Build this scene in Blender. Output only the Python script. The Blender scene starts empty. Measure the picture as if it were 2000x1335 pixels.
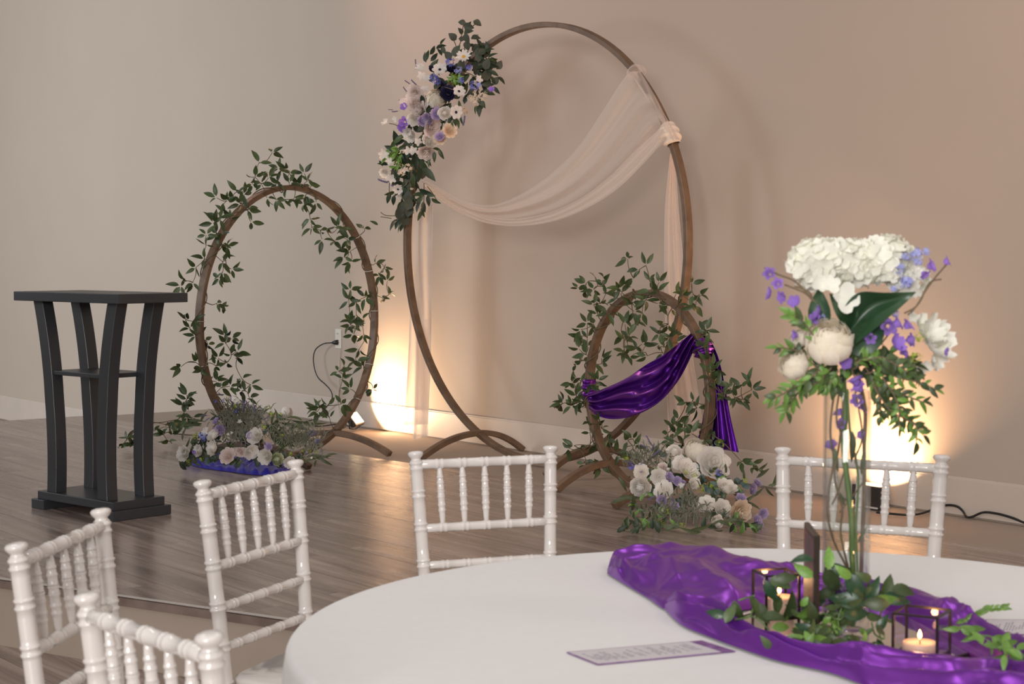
import bpy, bmesh, math, random
from math import sin, cos, pi, radians, sqrt, atan2
from mathutils import Vector, Matrix, noise
random.seed(11)
scene = bpy.context.scene
C = scene.collection
V = Vector

# ------------------------------------------------------------------ camera, world, lights, exposure
F, YH, HC = 3400.0, 490.0, 1.438          # focal length in px of a 2000 px wide frame, horizon row, lens height
HS = 0.25                                 # stage height
PITCH = math.atan((667.5 - YH) / F)
cam_d = bpy.data.cameras.new('camera'); cam = bpy.data.objects.new('camera', cam_d); C.objects.link(cam)
cam.location = (0, 0, HC); cam.rotation_euler = (pi/2 - PITCH, 0, 0)
cam_d.sensor_width = 36; cam_d.lens = 36 * F / 2000; cam_d.clip_end = 100
cam_d.dof.use_dof = True; cam_d.dof.focus_distance = 8.6; cam_d.dof.aperture_fstop = 10.5
scene.camera = cam
scene.view_settings.view_transform = 'Standard'; scene.view_settings.look = 'None'
scene.view_settings.exposure = 0.0; scene.view_settings.gamma = 1.0
scene.view_settings.use_curve_mapping = False
world = bpy.data.worlds.new('world'); scene.world = world; world.use_nodes = True
wb = world.node_tree.nodes['Background']; wb.inputs[0].default_value = (0.96, 0.90, 0.88, 1); wb.inputs[1].default_value = 0.22

def light(name, kind, loc, target, power, color, size=None, size_y=None, spot=None, blend=0.5, spread=None):
    d = bpy.data.lights.new(name, kind); o = bpy.data.objects.new(name, d); C.objects.link(o)
    d.energy = power; d.color = color; o.location = loc
    if target is not None: o.rotation_euler = (V(target) - V(loc)).to_track_quat('-Z', 'Y').to_euler()
    if kind == 'AREA':
        d.shape = 'RECTANGLE'; d.size = size; d.size_y = size_y or size
        if spread: d.spread = spread
    elif kind == 'SPOT': d.spot_size = spot; d.spot_blend = blend; d.shadow_soft_size = size or .1
    else: d.shadow_soft_size = size or .05
    return o
light('front_fill_light', 'AREA', (-2.5, -6.5, 3.4), (.2, 8.5, 1.1), 760, (.98, .96, .95), 4.5, 2.2)  # broad fill added behind the camera to brighten the stage and flowers
light('left_daylight_fill', 'AREA', (-9.5, 9.5, 3.2), (-5.2, 15.5, 2.4), 285, (.84, .92, 1.0), 3.6, 2.6, spread=radians(140))  # unseen daylight from the left, added to lift and cool that wall
for gx in (-2.2, .4, 3.0):            # rows of ceiling panels
    for gy in (-1.2, 1.9, 5.0):
        light('ceiling_panel_light', 'AREA', (gx, gy, 4.1), (gx, gy + .001, 0), 14, (1.0, .93, .88), 1.15, .28)
light('wall_spot_light', 'SPOT', (-3.0, 12.0, 4.3), (1.4, 8.75, 1.7), 220, (1.0, .60, .45), .26, spot=radians(64), blend=1.0)
light('warm_wash_light', 'SPOT', (3.4, 3.6, 3.6), (1.35, 8.9, 2.4), 330, (1.0, .62, .47), .4, spot=radians(48), blend=1.0)

# ------------------------------------------------------------------ pixel -> point helpers
def ray(px, py):
    x = (px - 1000) / F; y = (667.5 - py) / F
    return V((x, cos(PITCH) + y * sin(PITCH), -sin(PITCH) + y * cos(PITCH)))
CAM = V((0, 0, HC))
def on_z(px, py, z): d = ray(px, py); return CAM + d * ((z - HC) / d.z)
def at_y(px, py, Y): d = ray(px, py); return CAM + d * (Y / d.y)
def on_pl(px, py, P, n): d = ray(px, py); return CAM + d * ((V(P) - CAM).dot(V(n)) / d.dot(V(n)))

# ------------------------------------------------------------------ materials
def mat(name, col, rough=.5, metal=0, col2=None, scale=8, stretch=(1, 1, 1), bump=0, rnd=0, coat=0, trans=0, emit=None, sheen=0, ior=1.5, space='Object', spec=.5, detail=4, sss=0):
    m = bpy.data.materials.new(name); m.use_nodes = True; nt = m.node_tree; b = nt.nodes['Principled BSDF']
    def c4(c): return (c[0], c[1], c[2], 1)
    b.inputs['Base Color'].default_value = c4(col); b.inputs['Roughness'].default_value = rough
    b.inputs['Metallic'].default_value = metal; b.inputs['IOR'].default_value = ior
    b.inputs['Coat Weight'].default_value = coat; b.inputs['Coat Roughness'].default_value = .06
    b.inputs['Transmission Weight'].default_value = trans; b.inputs['Sheen Weight'].default_value = sheen
    b.inputs['Specular IOR Level'].default_value = spec
    if sss:
        b.inputs['Subsurface Weight'].default_value = sss; b.inputs['Subsurface Radius'].default_value = (.02, .012, .008); b.inputs['Subsurface Scale'].default_value = .5
    if emit: b.inputs['Emission Color'].default_value = c4(emit[0]); b.inputs['Emission Strength'].default_value = emit[1]
    tc = nt.nodes.new('ShaderNodeTexCoord'); mp = nt.nodes.new('ShaderNodeMapping'); nt.links.new(tc.outputs[space], mp.inputs[0]); mp.inputs['Scale'].default_value = stretch
    nz = nt.nodes.new('ShaderNodeTexNoise'); nz.inputs['Scale'].default_value = scale; nz.inputs['Detail'].default_value = detail; nt.links.new(mp.outputs[0], nz.inputs['Vector'])
    out = None
    if col2 is not None:
        r = nt.nodes.new('ShaderNodeValToRGB'); r.color_ramp.elements[0].position = .35; r.color_ramp.elements[1].position = .66
        r.color_ramp.elements[0].color = c4(col); r.color_ramp.elements[1].color = c4(col2); nt.links.new(nz.outputs[0], r.inputs[0]); out = r.outputs[0]
        nt.links.new(out, b.inputs['Base Color'])
    if rnd:
        oi = nt.nodes.new('ShaderNodeObjectInfo'); mr = nt.nodes.new('ShaderNodeMapRange'); mr.inputs['To Min'].default_value = 1 - rnd; mr.inputs['To Max'].default_value = 1 + rnd
        nt.links.new(oi.outputs['Random'], mr.inputs[0]); hs = nt.nodes.new('ShaderNodeHueSaturation'); nt.links.new(mr.outputs[0], hs.inputs['Value'])
        if out: nt.links.new(out, hs.inputs['Color'])
        else: hs.inputs['Color'].default_value = c4(col)
        nt.links.new(hs.outputs[0], b.inputs['Base Color'])
    if bump:
        bp = nt.nodes.new('ShaderNodeBump'); bp.inputs['Strength'].default_value = bump; bp.inputs['Distance'].default_value = .01; nt.links.new(nz.outputs[0], bp.inputs['Height']); nt.links.new(bp.outputs[0], b.inputs['Normal'])
    return m
M = {}
M['wall'] = mat('wall_paint', (.52, .425, .345), .75, col2=(.508, .413, .335), scale=1.2, bump=.03, space='Object')
M['trim'] = mat('white_trim', (.64, .54, .46), .45, col2=(.61, .515, .435), scale=5)
M['riser'] = mat('beige_riser', (.40, .32, .26), .7, col2=(.38, .305, .245), scale=3)
M['trimdark'] = mat('brown_edge', (.16, .115, .095), .5, col2=(.23, .17, .14), scale=12)
M['trimmetal'] = mat('pale_edge', (.72, .68, .64), .3, metal=.5)
M['lectern'] = mat('black_lacquer', (.030, .032, .036), .38, col2=(.036, .037, .041), scale=3, spec=.5)
M['hoop'] = mat('hoop_wood', (.185, .112, .064), .5, col2=(.125, .072, .040), scale=14, stretch=(1, 1, 1), bump=.1)
M['white'] = mat('chair_white', (.76, .71, .67), .15, coat=.6)
M['cloth'] = mat('table_cloth', (.80, .775, .76), .85, col2=(.785, .76, .745), scale=30, bump=.05, sheen=.2)
M['satin'] = mat('purple_satin', (.26, .055, .46), .32, metal=.72, col2=(.23, .048, .43), scale=5)
M['satin2'] = mat('deep_purple_satin', (.17, .025, .34), .33, metal=.7)
M['bluesatin'] = mat('blue_satin', (.035, .025, .50), .35, metal=.5, sheen=.1)
M['leaf'] = mat('vine_leaf', (.034, .062, .018), .45, col2=(.075, .108, .034), scale=20, rnd=.35)
M['leafdark'] = mat('dark_leaf', (.020, .038, .018), .5, col2=(.036, .058, .024), scale=20, rnd=.35)
M['leafgrey'] = mat('eucalyptus_leaf', (.075, .085, .055), .6, col2=(.06, .066, .042), scale=12, rnd=.25)
M['leafbig'] = mat('broad_leaf', (.018, .055, .022), .35, col2=(.03, .075, .03), scale=10)
M['leaffine'] = mat('fine_foliage', (.15, .155, .10), .7, col2=(.24, .235, .18), scale=9)
M['leafblue'] = mat('blue_green_leaf', (.09, .15, .14), .6, col2=(.12, .18, .17), scale=12, rnd=.25)
M['leaffresh'] = mat('fresh_leaf', (.10, .21, .035), .45, col2=(.16, .29, .05), scale=16, rnd=.3)
M['leafolive'] = mat('olive_leaf', (.07, .085, .035), .55, col2=(.10, .12, .05), scale=16, rnd=.3)
M['lime'] = mat('lime_blossom', (.42, .50, .05), .6, col2=(.30, .42, .04), scale=40)
M['moss'] = mat('green_moss', (.12, .18, .02), .8, col2=(.20, .27, .03), scale=60)
M['stem'] = mat('vine_stem', (.10, .10, .045), .6, col2=(.14, .09, .05), scale=30)
M['stemgreen'] = mat('flower_stem', (.10, .19, .05), .5, col2=(.14, .22, .07), scale=20)
M['twig'] = mat('brown_twig', (.15, .10, .06), .6, col2=(.20, .15, .08), scale=30)
M['pwhite'] = mat('white_petal', (.80, .75, .71), .6, rnd=.06, sheen=.2, sss=.15)
M['pcream'] = mat('cream_petal', (.83, .69, .55), .6, rnd=.05, sheen=.2, sss=.15)
M['pivory'] = mat('ivory_petal', (.88, .86, .76), .55, rnd=.06, sheen=.2, sss=.15)
M['pblush'] = mat('blush_petal', (.72, .60, .57), .6, rnd=.06, sheen=.2)
M['plilac'] = mat('lilac_petal', (.42, .34, .55), .6, col2=(.52, .44, .62), scale=30, rnd=.1)
M['ppurple'] = mat('purple_petal', (.22, .12, .52), .5, col2=(.34, .21, .66), scale=25, rnd=.15)
M['pblue'] = mat('blue_petal', (.12, .12, .48), .55, col2=(.22, .24, .62), scale=40, rnd=.2)
M['ppale'] = mat('pale_blue_petal', (.36, .40, .80), .55, col2=(.50, .50, .85), scale=40, rnd=.1)
M['pnavy'] = mat('navy_petal', (.018, .015, .05), .6, col2=(.03, .025, .08), scale=20)
M['pgreen'] = mat('pale_green_petal', (.55, .60, .38), .6, rnd=.06)
M['black'] = mat('black_plastic', (.015, .014, .014), .45)
M['fcentre'] = mat('dark_flower_centre', (.02, .01, .03), .8)
M['fyellow'] = mat('yellow_flower_centre', (.75, .42, .05), .7)
M['lavender'] = mat('lavender_bud', (.15, .13, .30), .7, col2=(.24, .21, .36), scale=60)
M['outlet'] = mat('outlet_plastic', (.75, .70, .62), .4)
M['cordw'] = mat('white_cord', (.6, .56, .52), .5)
M['lamp'] = mat('lamp_housing', (.03, .025, .022), .4)
M['lampface'] = mat('lamp_face', (1, .9, .7), .4, emit=((1, .70, .36), 9))
M['candle'] = mat('candle_wax', (.74, .50, .38), .5, sss=.3)
M['flame'] = mat('candle_flame', (1, .8, .4), .5, emit=((1, .50, .14), 14))
M['bronze'] = mat('bronze_edge', (.05, .038, .03), .35, metal=.8)
M['mirror'] = mat('mirror_glass', (.86, .86, .84), .015, metal=1)
M['glass'] = mat('vase_glass', (1, 1, 1), .0, trans=1, ior=1.45)
M['bead'] = mat('purple_glass_bead', (.10, .04, .20), .08, trans=.35, ior=1.5)
M['card'] = mat('card_paper', (.66, .62, .64), .6)
M['cardedge'] = mat('card_purple_print', (.17, .07, .22), .6, col2=(.30, .15, .34), scale=60)
M['ink'] = mat('grey_ink', (.33, .30, .36), .7)
M['signdark'] = mat('dark_sign_face', (.06, .04, .045), .5, col2=(.15, .045, .045), scale=14)  # the red noise is a reddish reflection painted into the dark face

def petal(name, col, rnd=.06, tr=.35):
    m = bpy.data.materials.new(name); m.use_nodes = True; nt = m.node_tree; nt.nodes.clear(); o = nt.nodes.new('ShaderNodeOutputMaterial'); mx = nt.nodes.new('ShaderNodeMixShader'); mx.inputs[0].default_value = tr
    d = nt.nodes.new('ShaderNodeBsdfDiffuse'); t = nt.nodes.new('ShaderNodeBsdfTranslucent'); oi = nt.nodes.new('ShaderNodeObjectInfo'); mr = nt.nodes.new('ShaderNodeMapRange'); mr.inputs['To Min'].default_value = 1 - rnd; mr.inputs['To Max'].default_value = 1 + rnd
    nz = nt.nodes.new('ShaderNodeTexNoise'); nz.inputs['Scale'].default_value = 3; tc = nt.nodes.new('ShaderNodeTexCoord'); nt.links.new(tc.outputs['Object'], nz.inputs['Vector'])
    mc_ = nt.nodes.new('ShaderNodeMixRGB'); nt.links.new(nz.outputs[0], mc_.inputs[0]); mc_.inputs[1].default_value = (*[c * .93 for c in col], 1); mc_.inputs[2].default_value = (*[min(1, c * 1.05) for c in col], 1)
    hs = nt.nodes.new('ShaderNodeHueSaturation'); nt.links.new(oi.outputs['Random'], mr.inputs[0]); nt.links.new(mr.outputs[0], hs.inputs['Value']); nt.links.new(mc_.outputs[0], hs.inputs['Color'])
    nt.links.new(hs.outputs[0], d.inputs[0]); nt.links.new(hs.outputs[0], t.inputs[0]); nt.links.new(d.outputs[0], mx.inputs[1]); nt.links.new(t.outputs[0], mx.inputs[2]); nt.links.new(mx.outputs[0], o.inputs[0]); return m
M['pwhite'] = petal('white_petal', (.98, .93, .88), tr=.42); M['pcream'] = petal('cream_petal', (.92, .78, .62)); M['pivory'] = petal('ivory_petal', (.99, .97, .86), tr=.25)
M['pcreamy'] = petal('cream_white_petal', (.97, .90, .78)); M['pblush'] = petal('blush_petal', (.93, .83, .78)); M['plilac'] = petal('lilac_petal', (.55, .45, .66), .12); M['ppurple'] = petal('purple_petal', (.40, .24, .70), .2)
M['pgreen'] = petal('pale_green_petal', (.66, .70, .48))
def thin_glass():
    m = bpy.data.materials.new('thin_pane_glass'); m.use_nodes = True; nt = m.node_tree; nt.nodes.clear()
    o = nt.nodes.new('ShaderNodeOutputMaterial'); mx = nt.nodes.new('ShaderNodeMixShader'); t = nt.nodes.new('ShaderNodeBsdfTransparent'); g = nt.nodes.new('ShaderNodeBsdfGlossy'); lw = nt.nodes.new('ShaderNodeLayerWeight'); lw.inputs[0].default_value = .5; pw = nt.nodes.new('ShaderNodeMath'); pw.operation = 'POWER'; pw.inputs[1].default_value = 3.2; nt.links.new(lw.outputs['Facing'], pw.inputs[0])
    f = nt.nodes.new('ShaderNodeMath'); f.operation = 'MULTIPLY_ADD'; f.inputs[1].default_value = .75; f.inputs[2].default_value = .045; nt.links.new(pw.outputs[0], f.inputs[0])
    t.inputs[0].default_value = (.95, .96, .95, 1); g.inputs['Roughness'].default_value = .02
    nt.links.new(f.outputs[0], mx.inputs[0]); nt.links.new(t.outputs[0], mx.inputs[1]); nt.links.new(g.outputs[0], mx.inputs[2]); nt.links.new(mx.outputs[0], o.inputs[0]); return m
M['pane'] = thin_glass(); M['glass'] = M['pane']
def sheer(name, col, lo, hi):
    m = bpy.data.materials.new(name); m.use_nodes = True; nt = m.node_tree; nt.nodes.clear()
    o = nt.nodes.new('ShaderNodeOutputMaterial'); mx = nt.nodes.new('ShaderNodeMixShader'); t = nt.nodes.new('ShaderNodeBsdfTransparent')
    d = nt.nodes.new('ShaderNodeBsdfDiffuse'); tr = nt.nodes.new('ShaderNodeBsdfTranslucent'); m2 = nt.nodes.new('ShaderNodeMixShader'); m2.inputs[0].default_value = .45
    d.inputs[0].default_value = col; tr.inputs[0].default_value = col
    lw = nt.nodes.new('ShaderNodeLayerWeight'); lw.inputs[0].default_value = .25; mr = nt.nodes.new('ShaderNodeMapRange'); mr.inputs['To Min'].default_value = lo; mr.inputs['To Max'].default_value = hi
    nt.links.new(lw.outputs['Facing'], mr.inputs[0]); nt.links.new(mr.outputs[0], mx.inputs[0])
    nt.links.new(d.outputs[0], m2.inputs[1]); nt.links.new(tr.outputs[0], m2.inputs[2]); nt.links.new(t.outputs[0], mx.inputs[1]); nt.links.new(m2.outputs[0], mx.inputs[2]); nt.links.new(mx.outputs[0], o.inputs[0]); return m
M['sheer'] = sheer('sheer_chiffon', (.95, .85, .77, 1), .34, .95)
M['sheer2'] = sheer('doubled_chiffon', (.95, .83, .74, 1), .62, 1.0)
def plank_mat():
    m = mat('floor_plank', (.3, .2, .2), .3, rnd=.10); nt = m.node_tree; b = nt.nodes['Principled BSDF']
    geo = nt.nodes.new('ShaderNodeNewGeometry'); mp = nt.nodes.new('ShaderNodeMapping'); mp.vector_type = 'TEXTURE'
    mp.inputs['Rotation'].default_value = (0, 0, radians(-52.6)); mp.inputs['Scale'].default_value = (2.2, .14, 1)
    nt.links.new(geo.outputs['Position'], mp.inputs[0])
    oi = nt.nodes.new('ShaderNodeObjectInfo'); ml = nt.nodes.new('ShaderNodeVectorMath'); ml.operation = 'MULTIPLY_ADD'; cb = nt.nodes.new('ShaderNodeCombineXYZ')
    nt.links.new(oi.outputs['Random'], cb.inputs[0]); nt.links.new(oi.outputs['Random'], cb.inputs[2]); nt.links.new(cb.outputs[0], ml.inputs[0]); ml.inputs[1].default_value = (37, 1, 13); nt.links.new(mp.outputs[0], ml.inputs[2])
    n1 = nt.nodes.new('ShaderNodeTexNoise'); n1.inputs['Scale'].default_value = 2.2; n1.inputs['Detail'].default_value = 8; n1.inputs['Roughness'].default_value = .62; n1.inputs['Distortion'].default_value = .6
    nt.links.new(ml.outputs[0], n1.inputs['Vector'])
    r = nt.nodes.new('ShaderNodeValToRGB'); e = r.color_ramp.elements; e[0].position = .33; e[0].color = (.175, .130, .108, 1); e[1].position = .72; e[1].color = (.47, .385, .335, 1)
    k = e.new(.52); k.color = (.31, .24, .205, 1)
    nt.links.new(n1.outputs[0], r.inputs[0])
    hs = [n for n in nt.nodes if n.type == 'HUE_SAT'][0]; nt.links.new(r.outputs[0], hs.inputs['Color'])
    rr = nt.nodes.new('ShaderNodeMapRange'); rr.inputs['To Min'].default_value = .17; rr.inputs['To Max'].default_value = .34; nt.links.new(n1.outputs[0], rr.inputs[0]); nt.links.new(rr.outputs[0], b.inputs['Roughness'])
    bp = nt.nodes.new('ShaderNodeBump'); bp.inputs['Strength'].default_value = .22; bp.inputs['Distance'].default_value = .004; nt.links.new(n1.outputs[0], bp.inputs['Height']); nt.links.new(bp.outputs[0], b.inputs['Normal'])
    return m
M['plank'] = plank_mat()

# ------------------------------------------------------------------ mesh builder
class MB:
    def __init__(s): s.v = []; s.f = []
    def add(s, vs, fs):
        o = len(s.v); s.v += [V(p) for p in vs]; s.f += [tuple(i + o for i in f) for f in fs]; return s
    def box(s, c, size, R=None):
        c = V(c); h = [x / 2 for x in size]; R = R or Matrix.Identity(3)
        vs = [c + R @ V((x * h[0], y * h[1], z * h[2])) for x in (-1, 1) for y in (-1, 1) for z in (-1, 1)]
        return s.add(vs, [(0, 1, 3, 2), (4, 6, 7, 5), (0, 4, 5, 1), (2, 3, 7, 6), (0, 2, 6, 4), (1, 5, 7, 3)])
    def tube(s, pts, rad, n=8, cap=True):
        pts = [V(p) for p in pts]; m = len(pts)
        if not hasattr(rad, '__len__'): rad = [rad] * m
        t0 = (pts[1] - pts[0]).normalized(); a = t0.orthogonal().normalized(); vs = []
        for i in range(m):
            t = (pts[min(i + 1, m - 1)] - pts[max(i - 1, 0)])
            t = t.normalized() if t.length > 1e-9 else t0
            a = (a - t * a.dot(t)); a = a.normalized() if a.length > 1e-6 else t.orthogonal().normalized(); b = t.cross(a)
            vs += [pts[i] + (a * cos(2 * pi * k / n) + b * sin(2 * pi * k / n)) * rad[i] for k in range(n)]
        fs = [(i * n + k, i * n + (k + 1) % n, (i + 1) * n + (k + 1) % n, (i + 1) * n + k) for i in range(m - 1) for k in range(n)]
        if cap: fs += [tuple(range(n - 1, -1, -1)), tuple((m - 1) * n + k for k in range(n))]
        return s.add(vs, fs)
    def grid(s, fn, nu, nv, cu=False):
        vs = [fn(i / nu, j / nv) for i in range(nu + (0 if cu else 1)) for j in range(nv + 1)]
        N = nu if cu else nu + 1
        fs = [(i * (nv + 1) + j, ((i + 1) % N) * (nv + 1) + j, ((i + 1) % N) * (nv + 1) + j + 1, i * (nv + 1) + j + 1) for i in range(nu) for j in range(nv)]
        return s.add(vs, fs)
    def blob(s, c, r, seg=6, rings=4, sc=(1, 1, 1)):
        c = V(c)
        return s.grid(lambda u, v: c + V((r * sc[0] * sin(pi * v) * cos(2 * pi * u), r * sc[1] * sin(pi * v) * sin(2 * pi * u), r * sc[2] * cos(pi * v))), seg, rings, True)
    def merge(s, mesh, Mx):
        o = len(s.v); s.v += [Mx @ v.co for v in mesh.vertices]; s.f += [tuple(i + o for i in p.vertices) for p in mesh.polygons]
    def mesh(s, name, m, smooth=True, weld=False):
        me = bpy.data.meshes.new(name); me.from_pydata([tuple(v) for v in s.v], [], s.f); me.materials.append(m)
        if weld:
            bm = bmesh.new(); bm.from_mesh(me); bmesh.ops.remove_doubles(bm, verts=bm.verts, dist=1e-5); bmesh.ops.recalc_face_normals(bm, faces=bm.faces); bm.to_mesh(me); bm.free()
        if smooth: me.polygons.foreach_set('use_smooth', [True] * len(me.polygons))
        me.update(); return me
    def obj(s, name, m, parent=None, smooth=True, weld=False):
        return link(name, s.mesh(name, m, smooth, weld), parent)
def link(name, me, parent=None, Mx=None):
    o = bpy.data.objects.new(name, me); C.objects.link(o)
    Mx = Mx or Matrix.Identity(4)
    if parent is not None:
        o.parent = parent; w = WORLD.get(parent.name, Matrix.Identity(4)); WORLD[o.name] = Mx; o.matrix_local = w.inverted() @ Mx
    else:
        o.matrix_local = Mx; WORLD[o.name] = Mx
    return o
WORLD = {}
def tag(o, label=None, cat=None, group=None, kind=None):
    if label: o['label'] = label
    if cat: o['category'] = cat
    if group: o['group'] = group
    if kind: o['kind'] = kind
    return o
def thing(name, label, cat, loc=(0, 0, 0), rz=0, group=None):
    o = bpy.data.objects.new(name, None); C.objects.link(o); o.empty_display_size = .1
    Mx = Matrix.Translation(V(loc)) @ Matrix.Rotation(rz, 4, 'Z'); o.matrix_local = Mx; WORLD[o.name] = Mx
    return tag(o, label, cat, group)
def kids(o): return [c for c in o.children]
def copy_tree(o, parent=None):
    c = o.copy(); C.objects.link(c); c.parent = parent
    for ch in kids(o): copy_tree(ch, c)
    return c
def frame(z, up=None, spin=None):
    z = V(z).normalized(); x = (V(up) if up is not None else V((random.random(), random.random(), random.random()))).cross(z)
    if x.length < 1e-4: x = z.orthogonal()
    x.normalize(); y = z.cross(x); return Matrix((x, y, z)).transposed()
def bevel(o, w=.004, seg=2):
    b = o.modifiers.new('bevel', 'BEVEL'); b.width = w; b.segments = seg; b.limit_method = 'ANGLE'; return o
def catmull(pts, n):
    pts = [V(p) if len(p) == 3 else V((p[0], p[1], 0)) for p in pts]; m = len(pts) - 1; out = []
    for i in range(n + 1):
        t = i / n * m; k = min(int(t), m - 1); u = t - k
        p0 = pts[max(k - 1, 0)]; p1 = pts[k]; p2 = pts[k + 1]; p3 = pts[min(k + 2, m)]
        out.append(.5 * ((2 * p1) + (p2 - p0) * u + (2 * p0 - 5 * p1 + 4 * p2 - p3) * u * u + (3 * p1 - p0 - 3 * p2 + p3) * u ** 3))
    return out

# ------------------------------------------------------------------ the room
WD = V((.6075, -.7943, 0)).normalized(); WN = V((-WD.y, WD.x, 0))      # along the wall, and into the wall
WC = 6.353
def wallpt(s, z, off=0): return WN * (WC - off) + WD * s + V((0, 0, z))
w = MB(); w.box(wallpt(-9, 2.0, -.06), (32, .12, 4.6), Matrix((WD, WN, V((0, 0, 1)))).transposed())
tag(w.obj('wall_back', M['wall'], smooth=False), 'long plain greige painted wall behind the arches', None, None, 'structure')
c0 = on_z(405, 797, HS); s_corner = c0.dot(WD)
def base(name, s0, s1, z0, z1):
    R = Matrix((WD, WN, V((0, 0, 1)))).transposed(); b = MB()
    b.box(wallpt((s0 + s1) / 2, (z0 + z1) / 2 - .004, .008), (s1 - s0, .016, z1 - z0 - .008), R)
    b.box(wallpt((s0 + s1) / 2, z1 - .006, .006), (s1 - s0, .011, .012), R)
    o = b.obj(name, M['trim'], smooth=False); tag(o, kind='structure'); return bevel(o, .003)
tag(base('baseboard_back', s_corner, 4.2, HS, HS + .172), 'tall white baseboard along the wall at stage level')
tag(base('baseboard_left', -24, s_corner - .02, -.2, .03), 'tall white baseboard along the lower floor left of the stage')

# stage polygon (convex enough for clipping), planks run along the wall
LD = V((-WN.x, -WN.y, 0))
PL = [wallpt(s_corner, HS), wallpt(4.2, HS)]
E0 = V((-.6, 5.51, HS)); E1 = V((-1.868, 6.296, HS)); ed = (E1 - E0).normalized()
lc = c0 + LD * 0; 
# left corner = intersection of left edge with front edge line
a = WD.dot(c0); t_l = (a - E1.dot(WD)) / ed.dot(WD); LCOR = E1 + ed * t_l; LCOR.z = HS
FR = V((1.35, 4.80, HS)); ER = wallpt(4.2, HS); ER2 = V((4.6, 3.9, HS))
poly = [PL[0], PL[1], ER2, FR, E0, LCOR]
def clip(subj, polyg):
    out = subj
    cen = sum((V(p) for p in polyg), V()) / len(polyg)
    for i in range(len(polyg)):
        A = polyg[i]; B = polyg[(i + 1) % len(polyg)]; e = B - A; n = V((-e.y, e.x, 0))
        if n.dot(cen - A) < 0: n = -n
        new = []
        for j in range(len(out)):
            p = out[j]; q = out[(j + 1) % len(out)]; dp = n.dot(p - A); dq = n.dot(q - A)
            if dp >= 0: new.append(p)
            if dp * dq < 0: new.append(p + (q - p) * (dp / (dp - dq)))
        out = new
        if len(out) < 3: return []
    return out
def prism(pts, z0, z1):
    n = len(pts); ar = sum(pts[i].x * pts[(i + 1) % n].y - pts[(i + 1) % n].x * pts[i].y for i in range(n))
    if ar < 0: pts = pts[::-1]
    vs = [V((p.x, p.y, z0)) for p in pts] + [V((p.x, p.y, z1)) for p in pts]
    fs = [tuple(range(n - 1, -1, -1)), tuple(range(n, 2 * n))] + [(i, (i + 1) % n, n + (i + 1) % n, n + i) for i in range(n)]
    m = MB(); m.add(vs, fs); return m
convex = [PL[0], PL[1], ER2, FR, E0, LCOR]
stage = prism([V(p) for p in poly], -.2, HS - .008).obj('stage_platform', M['riser'], smooth=False)
tag(stage, 'low stage platform covered with grey brown laminate planks', None, None, 'structure')
def planks(parent, convex, z0, z1, c_lo, c_hi, s_lo, s_hi, clipfn=None):
    row = 0; c = c_hi; pw = .19; L = 1.28
    while c > c_lo:
        s = s_lo - (row * .47 % 1) * L
        while s < s_hi:
            g = .0012
            q = [WN * (c - g) + WD * (s + g), WN * (c - g) + WD * (s + L - g), WN * (c - pw + g) + WD * (s + L - g), WN * (c - pw + g) + WD * (s + g)]
            q = clip(q, convex)
            if len(q) >= 3 and any(-150 < pxl(p, z1)[0] < 2150 and pxl(p, z1)[1] < 1420 for p in q):
                prism(q, z0, z1 - random.random() * .0006).obj('plank', M['plank'], parent, smooth=False)
            s += L
        c -= pw; row += 1
def pxl(p, z):
    q = V((p.x, p.y, z)) - CAM; d = q.y * cos(PITCH) - q.z * sin(PITCH); v = q.y * sin(PITCH) + q.z * cos(PITCH)
    return (1000 + F * q.x / d, 667.5 - F * v / d) if d > .2 else (9e9, 9e9)
# the outline is not convex at E0, so clip against two convex halves sharing an edge
planks(stage, [PL[0], PL[1], ER2, FR, E0, LCOR], HS - .008, HS, 1.5, WC, -16, 4.0)
# edge trims along the front of the stage
def edge_trim(A, B, name, m, zc, h, off, wd):
    d = (B - A).normalized(); n = V((d.y, -d.x, 0)); n = n if n.y < 0 else -n; L = (B - A).length
    b = MB(); b.box((A + B) / 2 + n * off + V((0, 0, zc - HS)), (L, wd, h), Matrix((d, n, V((0, 0, 1)))).transposed())
    return tag(b.obj(name, m, smooth=False), kind='structure')
tag(edge_trim(LCOR, E0, 'trim_1', M['trimdark'], HS - .022, .028, .006, .014), 'brown edge strip along the front of the stage')
tag(edge_trim(LCOR, E0, 'trim_2', M['trimmetal'], HS - .002, .005, .003, .010), 'thin pale nosing strip on the front stage edge')
tag(edge_trim(E0, FR, 'trim_3', M['trimdark'], HS - .022, .028, .006, .014), 'brown edge strip under the table side of the stage')

fl = MB(); fl.box((0, 1.5, -.03), (9, 10.5, .044)); fl.box((-9, 14, -.23), (9.2, 14, .044)); 
floor = fl.obj('floor', M['riser'], smooth=False); tag(floor, 'lower floor of grey brown planks below the stage', None, None, 'structure')
planks(floor, [V((-3.2, 5.0, 0)), V((.6, 5.0, 0)), V((.6, 7.6, 0)), V((-3.2, 7.6, 0))], -.008, 0, 1.9, 3.6, -9, -2.5)
pb = MB(); pb.box((1.0, 3.0, -.005), (6.5, 5.6, .006)); tag(pb.obj('floor_covering', M['plank'], floor, smooth=False))

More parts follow.
